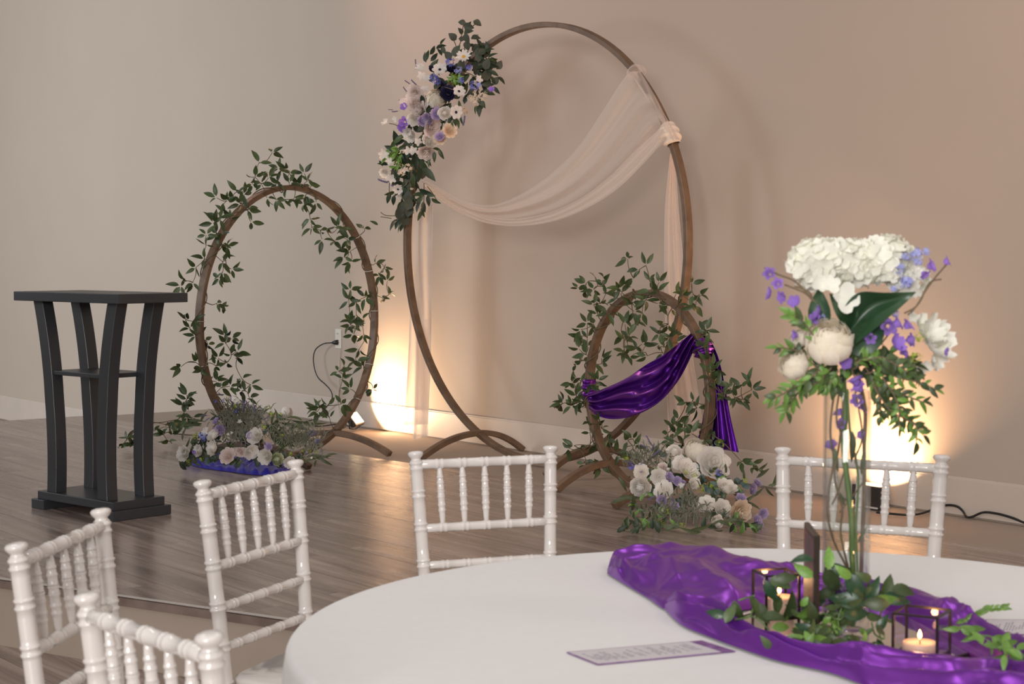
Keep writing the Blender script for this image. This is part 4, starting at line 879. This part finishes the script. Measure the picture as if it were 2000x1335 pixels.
SA = [(1186, 1114), (1205, 1097), (1270, 1086), (1350, 1080), (1450, 1096), (1540, 1126), (1640, 1152), (1740, 1170), (1840, 1202), (1940, 1250), (2060, 1320)]
SB = [(1186, 1122), (1215, 1140), (1262, 1168), (1310, 1196), (1400, 1204), (1480, 1190), (1590, 1188), (1700, 1192), (1790, 1222), (1880, 1278), (2000, 1345)]
px_strip(SA, SB, 220, 90, runf(2.3, .046, 2.2, .45)).obj('rear_sheet', M['satin'], rn)
SA2 = [(1292, 1182), (1345, 1190), (1400, 1203), (1440, 1234), (1500, 1268), (1600, 1288), (1700, 1292), (1800, 1302), (1880, 1305), (1950, 1296), (2060, 1300)]
SB2 = [(1296, 1190), (1330, 1222), (1385, 1246), (1450, 1270), (1520, 1293), (1620, 1316), (1700, 1345), (1800, 1375), (1900, 1400), (1980, 1410), (2080, 1420)]
px_strip(SA2, SB2, 200, 60, runf(7.7, .038, 2.8, .55)).obj('front_sheet', M['satin'], rn)

# mirror base
mc = V((.605, 3.03, TZ + .004)); mr_ = .225
mt = thing('mirror_base', 'round mirror lying under the vase and candle lanterns', 'mirror', mc)
b = MB(); b.grid(lambda u, v: mc + V((mr_ * [0, 1, 1, 0][round(v * 3)] * cos(2 * pi * u), mr_ * [0, 1, 1, 0][round(v * 3)] * sin(2 * pi * u), [0, 0, .006, .006][round(v * 3)])), 72, 3, True); b.obj('mirror_plate', M['mirror'], mt, smooth=False)
b = MB(); b.tube([mc + V((mr_ * cos(2 * pi * k / 72), mr_ * sin(2 * pi * k / 72), .004)) for k in range(73)], .0035, 6, False); b.obj('rim', M['bronze'], mt)
MZ = mc.z + .006

# vase
vc = V(at_y(1656, 700, 3.055)); vc.z = MZ + .001; vr = .0415; vh = on_pl(1656, 762, (0, 3.055, 0), (0, 1, 0)).z - vc.z
prof = [(0, 0), (vr - .004, 0), (vr, .004), (vr, vh - .002), (vr - .0015, vh), (vr - .003, vh - .002), (vr - .003, .022), (vr - .008, .016), (0, .015)]
b = MB(); b.grid(lambda u, v: vc + V((prof[round(v * 8)][0] * cos(2 * pi * u), prof[round(v * 8)][0] * sin(2 * pi * u), prof[round(v * 8)][1])), 56, 8, True)
vo = b.obj('glass_vase', M['glass'], weld=True); tag(vo, 'tall clear glass cylinder vase holding the bouquet', 'vase')
b = MB()
for k in range(90):
    a_ = random.random() * 6.28; r_ = (vr - .012) * sqrt(random.random()); b.blob(vc + V((r_ * cos(a_), r_ * sin(a_), .022 + random.random() * .05)), .0055, 6, 4)
tag(b.obj('vase_beads', M['bead']), 'dark purple glass beads filling the bottom of the vase', 'beads', None, 'stuff')

# ------------------------------------------------------------------ bouquet
bq = thing('bouquet', 'bouquet of white hydrangeas, ivory rose and purple blossoms in the vase', 'flowers', vc + V((0, 0, .02)))
X6, Y6, S6 = 1440, 440, 3.035
def BP(x, y, dy=0): return at_y(X6 + x / S6, Y6 + y / S6, 3.055 + dy)
pm = lambda r: r / S6 * 3.06 / F
def hydrangea(x, y, rx, ry, rz, n, fr, dy=0, me='hydf'):
    c_ = BP(x, y, dy); core = MB(); core.blob(c_, 1, 16, 10, (pm(rx) * .72, pm(rz) * .72, pm(ry) * .72)); h = core.obj('hydrangea', M['pivory'], bq)
    for i in range(n):
        q = (i + .5) / n; el = math.acos(1 - 2 * q * .93); az = i * 2.39996; d = V((sin(el) * cos(az), sin(el) * sin(az), cos(el))) + rv(.05); 
        p = c_ + V((d.x * pm(rx), d.y * pm(rz), d.z * pm(ry))); link('floret', FM[me][0], h, Matrix.Translation(p) @ frame(d + rv(.25)).to_4x4() @ Matrix.Rotation(random.random() * 3, 4, 'Z') @ Matrix.Scale(pm(fr) * random.uniform(.85, 1.15), 4))
hydrangea(480, 225, 150, 120, 130, 56, 74)
hydrangea(690, 225, 140, 118, 120, 50, 70, .0)
hydrangea(880, 220, 170, 130, 130, 70, 60, .0)
hydrangea(1010, 320, 105, 95, 100, 34, 48, .0)
for x, y, r in [(640, 430, 92), (490, 340, 60), (560, 350, 60)]: place('hydf', bq, BP(x, y, -.05), pm(r), VIEW + rv(.2), 'floret')
def fl6(kind, x, y, r, dy=0, d=None, name=None): return place(kind, bq, BP(x, y, dy), pm(r), (VIEW + rv(.3)) if d is None else V(d), name)
fl6('rosei', 542, 690, 140, -.055, (-.1, -.75, .65)); FMi = FM['rosei']
FM['rose2'] = [ranunculus_mesh('ranunculus', M['pcream'], 9, .15)]
fl6('rosei', 335, 825, 90, -.03, (-.5, -.6, .5)); fl6('rosei', 365, 668, 58, -.01, (-.5, -.5, .6))
# drooping white peony, right
FM['peo2'] = [flat_flower('peony', M['pivory'], 8, .75, .35, .12), flat_flower('peony', M['pivory'], 7, .8, .6, .1)]
fl6('peo2', 1140, 690, 145, .0, (.55, -.55, .3)); fl6('peo2', 1120, 650, 110, -.01, (.4, -.6, .6)); fl6('peo2', 1180, 760, 100, .0, (.6, -.6, -.2)); fl6('lime', 1080, 660, 34, -.04); fl6('lime', 1060, 780, 36, -.04)
fl6('hydf', 1100, 840, 60, 0, (.3, -.8, -.5), 'petal_fall'); fl6('hydf', 1060, 560, 60, 0, (.1, -.6, .8), 'petal_fall')
for x, y, r in [(190,285,46),(240,345,42),(200,405,44),(265,425,46),(340,455,42),(480,530,56),(460,550,46),(1150,240,50),(1245,212,46),(1110,290,42),(900,600,60),(950,580,56),(1012,590,54),(940,705,62),(1025,680,50),(985,750,44),(790,670,42),(650,820,42),(700,920,60),(720,960,56),(710,1035,48),(745,1075,46),(600,1110,40),(615,1175,40),(560,1310,42),(735,1240,38),(340,650,40),(1230,745,30)]:
    fl6('purp', x, y, r, -.045 if y < 990 else 0, VIEW * .8 + rv(.65) + V((.004 * (x - 700), 0, .2)))
for x, y, r in [(1060,170,40),(1000,185,30),(1120,155,26),(960,258,38),(1000,335,44),(930,375,24),(1075,215,28),(1010,330,28),(940,520,28),(510,545,20)]: fl6('pale', x, y, r, -.04)
# the broad dark leaf and its neighbour
LV = Leaves(bq, 'leaf', 260)
def lf6(kind, x0_, y0_, x1, y1, dy=-.03, nrm=None, dy1=None):
    p = BP(x0_, y0_, dy); q = BP(x1, y1, dy if dy1 is None else dy1); LV.add(kind, p, q - p, (q - p).length, nrm)

bu = [(640, 770), (600, 650), (622, 510), (715, 400), (880, 398), (1058, 393)]; bl_ = [(640, 770), (700, 705), (785, 640), (885, 555), (985, 470), (1060, 396)]
px_strip([(X6 + a / S6, Y6 + b_ / S6) for a, b_ in bu], [(X6 + a / S6, Y6 + b_ / S6) for a, b_ in bl_], 24, 10, lambda x, y, t, s: at_y(x, y, 3.055 - .055 + .035 * (1 - abs(s * 2 - 1)) * sin(pi * min(1, t * 1.1)))).obj('broad_leaf', M['leafbig'], bq)
lf6('big', 500, 620, 480, 370, -.03, (-.3, -1, .1)); lf6('big', 640, 760, 900, 520, -.03, (-.2, -1, -.3)); lf6('big', 690, 600, 560, 400, -.02, (0, -1, .2))
fern = [[(480,860),(400,930),(330,960),(270,1000),(205,1030)],[(430,900),(360,990),(320,1050),(285,1110)],[(520,900),(470,840),(400,780),(330,735),(245,725)],[(500,760),(430,620),(380,570),(320,530)],
        [(760,880),(860,860),(950,900),(1080,930),(1180,975)],[(800,860),(900,960),(1000,1010),(1110,1050)],[(780,900),(880,1020),(960,1080),(1030,1150),(1100,1240)],[(800,940),(900,1090),(980,1140),(1060,1190),(1060,1280)],
        [(760,840),(820,950),(850,1050),(845,1130)],[(800,900),(890,1000),(910,1100)],[(820,830),(900,850),(980,880)],[(760,800),(850,780),(930,820),(1010,870)],[(600,860),(560,920),(520,960)],[(640,860),(700,800),(760,740),(800,680)],[(560,840),(480,930),(400,950)],[(700,820),(770,780),(850,830)],[(1000,760),(1050,820),(1060,880)],[(860,900),(950,1050),(960,1200)],[(620,900),(560,950),(450,900)]]
sb = MB()
for f_ in fern:
    dy = random.uniform(-.07, -.01); pp = catmull([BP(x, y, dy) for x, y in f_], 16); sb.tube(pp, .0016, 5)
    for i in range(2, 17):
        tg = (pp[i] - pp[i - 1]).normalized(); side = 1 if i % 2 else -1; d = Matrix.Rotation(side * radians(random.uniform(28, 60)), 3, VIEW) @ tg + rv(.12)
        if i == 16: d = tg
        LV.add(random.choice(['fresh', 'ruscus', 'ruscus2'] if f_[0][0] < 760 else ['fresh', 'vine', 'ruscus2']), pp[i], d, random.uniform(.017, .028))
for k in range(60):
    x, y = random.gauss(680, 150), random.gauss(800, 60); a_ = random.uniform(0, 6.28); LV.add(random.choice(['ruscus', 'ruscus2', 'dark', 'fresh']), BP(x, y, random.uniform(-.02, .03)), (cos(a_), 0, sin(a_)), random.uniform(.025, .04))
LV.flush()
for f_ in [[(160,250),(240,290),(340,330),(440,430),(600,600)],[(280,350),(400,400),(450,450)],[(340,360),(420,390),(450,440)],[(1250,220),(1180,300),(1120,380),(1060,480),(1010,530)],[(1210,320),(1140,340),(1080,450),(1030,520)],[(1100,420),(1060,480),(990,520)],[(830,690),(760,750),(720,830),(680,860),(700,900)],[(900,640),(830,720),(740,760)],[(760,740),(790,760),(720,790)]]:
    sb.tube(catmull([BP(x, y, -.03) for x, y in f_], 20), .0016, 5)
tag(sb.obj('fine_stems', M['twig'], bq), kind='stuff')
def bqstem(pts, r, m, name='flower_stem'):
    P_ = [];
    for px, py in pts:
        p = at_y(px, py, 3.055 + random.uniform(-.008, .008)); p.x = max(vc.x - vr + .010, min(vc.x + vr - .010, p.x)) if py > 762 else p.x; p.z = max(p.z, vc.z + .03); P_.append(p)
    b = MB(); b.tube(catmull(P_, 34), r, 8); b.obj(name, M[m], bq)
bqstem([(1645, 720), (1650, 800), (1648, 870), (1655, 940), (1663, 1010), (1664, 1080), (1668, 1150), (1670, 1200)], .0052, 'stemgreen')
bqstem([(1675, 730), (1690, 800), (1694, 870), (1688, 960), (1684, 1050), (1682, 1120), (1680, 1190)], .0036, 'twig')
bqstem([(1630, 760), (1620, 840), (1628, 900), (1618, 960), (1613, 1010), (1630, 1060), (1650, 1100), (1664, 1140)], .002, 'twig')
bqstem([(1650, 760), (1640, 860), (1630, 930), (1645, 990), (1642, 1040), (1652, 1090), (1664, 1130)], .002, 'twig')
bqstem([(1670, 760), (1684, 850), (1670, 900), (1690, 930), (1660, 975), (1640, 1000)], .0016, 'twig')
bqstem([(1640, 760), (1634, 820), (1655, 880), (1640, 950), (1625, 985)], .0018, 'twig')
bqstem([(1655, 760), (1660, 840), (1676, 930), (1672, 1030), (1676, 1140)], .0022, 'stemgreen')
LVs = Leaves(bq, 'leaf'); 
for px, py, a_, L in [(1628,870,-80,.05),(1690,880,-100,.045),(1640,960,-70,.03),(1665,840,-90,.06),(1675,1060,60,.035)]:
    LVs.add('olive', at_y(px, py, 3.055), (cos(radians(a_)), 0, sin(radians(a_))), L)
LVs.flush()

# ------------------------------------------------------------------ lanterns and candles
def lantern(ncor, ang, size, hgt, label, zb):
    c_ = V(ncor); t = thing('candle_lantern', label, 'lantern', c_, 0); ux = V((cos(ang), sin(ang), 0)); uy = V((-sin(ang), cos(ang), 0)); h = size / 2
    cs = [c_ + ux * h * a_ + uy * h * b_ for a_, b_ in ((-1, -1), (1, -1), (1, 1), (-1, 1))]; r_ = .0019
    for p in cs:
        b = MB(); b.box(p + V((0, 0, hgt / 2)), (.0042, .0042, hgt), Matrix((ux, uy, V((0, 0, 1)))).transposed()); b.obj('corner_bar', M['bronze'], t, smooth=False)
    for k in range(4):
        A_, B_ = cs[k], cs[(k + 1) % 4]; d = (B_ - A_).normalized(); n_ = V((-d.y, d.x, 0)); R = Matrix((d, n_, V((0, 0, 1)))).transposed()
        for zz in (.002, hgt - .002):
            b = MB(); b.box((A_ + B_) / 2 + V((0, 0, zz)), (size, .0034, .0034), R); b.obj('edge_bar', M['bronze'], t, smooth=False)
        b = MB(); q = [A_ + V((0, 0, .003)), B_ + V((0, 0, .003)), B_ + V((0, 0, hgt - .003)), A_ + V((0, 0, hgt - .003))]; b.add(q, [(0, 1, 2, 3)]); b.obj('pane', M['pane'], t, smooth=False)
    b = MB(); b.box(c_ + V((0, 0, .0015)), (size, size, .002), Matrix((ux, uy, V((0, 0, 1)))).transposed()); b.obj('base_plate', M['pane'], t, smooth=False)
    return t
def candle(c_, r, h, label, fpow=.14):
    t = thing('candle', label, 'candle', c_)
    pr = [(0, 0), (r * .97, 0), (r, .003), (r, h - .004), (r * .93, h), (r * .6, h - .003), (0, h - .005)]
    b = MB(); b.grid(lambda u, v: c_ + V((pr[round(v * 6)][0] * cos(2 * pi * u), pr[round(v * 6)][0] * sin(2 * pi * u), pr[round(v * 6)][1])), 32, 6, True); b.obj('wax', M['candle'], t, weld=True)
    b = MB(); b.tube([c_ + V((0, 0, h - .006)), c_ + V((.001, 0, h + .006))], .0008, 5); b.obj('wick', M['black'], t)
    fz = h + .004; b = MB(); pf = [(.0005, 0), (.0026, .003), (.0036, .006), (.0031, .009), (.0017, .013), (.0003, .016)]
    b.tube([c_ + V((0, 0, fz + z)) for _, z in pf], [x for x, _ in pf], 10); b.obj('flame', M['flame'], t)
    light('candle_glow', 'POINT', c_ + V((0, 0, fz + .03)), None, fpow, (1, .55, .22), .006)
l1 = on_z(1520, 1206, MZ); l1.y += .03; l1.x = (1520 - 1000) / F * l1.y
lantern(l1, radians(14), .064, .080, 'dark-edged glass candle lantern left of the vase base', MZ)
candle(l1 + V((.006, -.002, .004)), .027, .031, 'lit peach candle inside the left glass lantern')
l2 = V((.683, 2.865, MZ)); l2 = at_y(1800, 1245, 2.865); l2.z = MZ
lantern(l2, radians(-30), .074, .072, 'dark-edged glass candle lantern right of the vase, partly behind the runner', MZ)
candle(l2 + V((-.004, -.004, .004)), .029, .017, 'lit peach candle inside the right glass lantern')

# ------------------------------------------------------------------ table sign
a1 = V((.523, 2.965, 0)); a2 = V((.530, 3.105, 0)); sgn = thing('table_sign', 'narrow dark upright table sign seen almost edge on beside the vase', 'sign', ((a1 + a2) / 2).to_tuple()[:2] + (MZ,))
d = (a2 - a1).normalized(); n_ = V((d.y, -d.x, 0)); R = Matrix((d, n_, V((0, 0, 1)))).transposed(); c_ = (a1 + a2) / 2; H_ = .952 - MZ
b = MB(); b.box(V((c_.x, c_.y, MZ + H_ / 2)), (.15, .010, H_), R); bevel(b.obj('frame', M['bronze'], sgn, smooth=False), .002)
for s_ in (-1, 1):
    b = MB(); b.box(V((c_.x, c_.y, MZ + H_ / 2)) + n_ * s_ * .0053, (.134, .001, H_ - .016), R); b.obj('sign_face', M['signdark'], sgn, smooth=False)

# ------------------------------------------------------------------ table greenery
tg = thing('table_garland', 'leafy green garland laid around the vase base and lanterns', 'vine', (vc.x, vc.y, MZ)); LV = Leaves(tg, 'leaf')
gl = [(600,365,180,1),(610,430,150,1),(500,480,10,1),(465,510,-20,1),(405,560,-60,1.1),(440,650,-85,1),(520,650,70,1.3),(300,665,-65,1),(350,700,-55,1.1),(200,690,-70,1.1),(150,700,60,.9),(160,745,170,.8),(60,700,175,.9),(640,670,30,1.2),(680,640,20,1),(790,490,-60,1.4),(860,440,140,.9),(940,550,-60,1.6),(880,620,170,1.5),(900,640,-10,1.2),(1050,540,60,1.1),(1040,580,-80,1),(1140,530,70,1.1),(1170,580,-5,1.2),(1110,620,10,1.3),(1200,610,-15,1.2),(1060,640,175,1.2),(840,800,-80,1.5),(910,780,-50,1.3),(700,730,30,1),(620,800,150,1),(720,850,-40,1),(600,920,175,1),(700,900,-20,1.1),(650,860,60,1),(1060,720,-30,.9),(1110,760,60,.9),(1080,880,-80,.9),(770,350,85,1),(830,420,150,1),(390,790,-60,1),(420,860,-80,.9),(550,870,20,.9),(760,920,10,1),(660,690,100,1),(1240,560,-10,1.1),(990,470,150,.8),(740,590,200,1.1)]
X7, Y7, S7 = 1380, 980, 3.226
def TP(x, y, spread=.05):
    px, py = X7 + x / S7, Y7 + y / S7; Yv = 2.99 + random.uniform(-.05, .05); p = at_y(px, py, Yv)
    if p.z < MZ + .006: p = on_z(px, py, MZ + .008)
    if p.y < 2.85: p = at_y(px, py, 2.85)
    return p
for x, y, a_, k in gl:
    p = TP(x, y); a_ = radians(a_); d = V((cos(a_), random.uniform(-.3, .3), sin(a_))).normalized(); Lm = .042 * k; st = p - d * Lm * .5; st.z = max(st.z, MZ + .004)
    if (st + d * Lm).z < MZ + .003: d.z = 0; d.normalize()
    LV.add(random.choice(['ruscus', 'ruscus2', 'rusdark', 'ruscus2']), st, d, Lm)
for k in range(70):
    x, y = random.gauss(780, 190), random.uniform(590, 930); p = TP(x, y); a_ = random.uniform(0, 6.28); d = V((cos(a_), random.uniform(-.6, .6), sin(a_) * .6)).normalized(); Lm = random.uniform(.018, .032)
    p.z = max(p.z, MZ + .01); 
    if (p + d * Lm).z < MZ + .003: d.z = abs(d.z)
    LV.add(random.choice(['ruscus', 'ruscus2', 'vine2']), p, d, Lm)
rb = [(1560,770),(1600,760),(1640,740),(1680,720),(1720,700),(1760,680)]    # the upright rosemary-like tip on the right
sb = MB(); yv = 3.0; pp = catmull([at_y(X7 + x / S7, Y7 + y / S7, yv) for x, y in [(1540, 790)] + rb + [(1870, 665)]], 24); sb.tube(pp, .0014, 5)
for i in range(4, 25):
    for s_ in (-1, 1): LV.add('fresh', pp[i], (pp[i] - pp[i - 1]).normalized() + V((0, s_ * .25, .35 * s_ + .1)), .016)
for x, y in [(1600,800),(1650,790),(1700,830),(1760,860),(1800,850),(1860,900),(1900,930),(1950,930),(1990,960),(1740,900),(1990,990),(1880,960)]:
    p = on_z(X7 + x / S7, Y7 + y / S7, TZ + .055)
    for k in range(2):
        a_ = random.uniform(0, 6.28); LV.add(random.choice(['ruscus', 'fresh']), p, (cos(a_), .4 * sin(a_), .5 * sin(a_)), .03)
for f_ in [[(60,720),(160,740),(290,720),(380,790),(420,870),(540,880)],[(200,620),(260,600),(300,590)],[(300,640),(270,720),(180,740)],[(640,760),(740,700),(840,740),(940,640),(1060,640),(1200,600),(1290,580)],[(600,900),(660,820),(720,860),(800,760)],[(1040,760),(1060,830),(1120,860),(1100,790)],[(860,640),(830,740),(840,820)],[(900,560),(960,600),(1010,540)],[(1120,650),(1080,760),(1100,870)]]:
    sb.tube(catmull([TP(x, y) for x, y in f_], 18), .0017, 5)
sb.tube(catmull([on_z(X7 + x / S7, Y7 + y / S7, TZ + .05) for x, y in [(1560, 780), (1640, 810), (1700, 840), (1800, 850), (1900, 930), (2000, 980)]], 20), .0017, 5)
for p_ in sb.v: p_.z = max(p_.z, MZ + .001)
tag(sb.obj('fine_stems', M['stemgreen'], tg), kind='stuff'); LV.flush()

# ------------------------------------------------------------------ printed cards
def card(P4, label, notch=True):
    t = thing('program_card', label, 'card', (P4[0] + P4[2]) / 2); A_, B_, C_, D_ = P4      # A near-left, B near-right ... around
    q = lambda u, v, z: A_.lerp(B_, u).lerp(D_.lerp(C_, u), v) + V((0, 0, z))
    def sheet(u0, u1, v0, v1, z0, z1, name, m, par=t):
        b = MB(); p = [q(u0, v0, z0), q(u1, v0, z0), q(u1, v1, z0), q(u0, v1, z0), q(u0, v0, z1), q(u1, v0, z1), q(u1, v1, z1), q(u0, v1, z1)]; b.add(p, [(0, 3, 2, 1), (4, 5, 6, 7), (0, 1, 5, 4), (1, 2, 6, 5), (2, 3, 7, 6), (3, 0, 4, 7)]); return b.obj(name, m, par, smooth=False)
    sheet(0, 1, 0, 1, 0, .0012, 'border', M['cardedge']); sheet(.012, .90, .035, .965, .0012, .0015, 'panel', M['card'])
    b = MB(); u = .06
    while u < .84:          # rows of print run across the card
        n = random.choice([2, 3, 4]); v = random.uniform(.16, .34)
        while v < .84 and n:
            w_ = random.uniform(.06, .22); p = [q(u, v, .0016), q(u + .012, v, .0016), q(u + .012, min(.86, v + w_), .0016), q(u, min(.86, v + w_), .0016)]; b.add(p, [(0, 1, 2, 3)]); v += w_ + .03; n -= 1
        u += random.choice([.024, .024, .05])
    tag(b.obj('print', M['ink'], t, smooth=False), kind='stuff')
zc = TZ + .0015
card([on_z(1167, 1298, zc), on_z(1437, 1272, zc), on_z(1370, 1251, zc), on_z(1106, 1274, zc)], 'long printed card with purple border on the white cloth, left of the runner')
card([on_z(1912, 1238, zc), on_z(2150, 1243, zc), on_z(2160, 1211, zc), on_z(1925, 1210, zc)], 'printed card at the right frame edge beyond the runner')
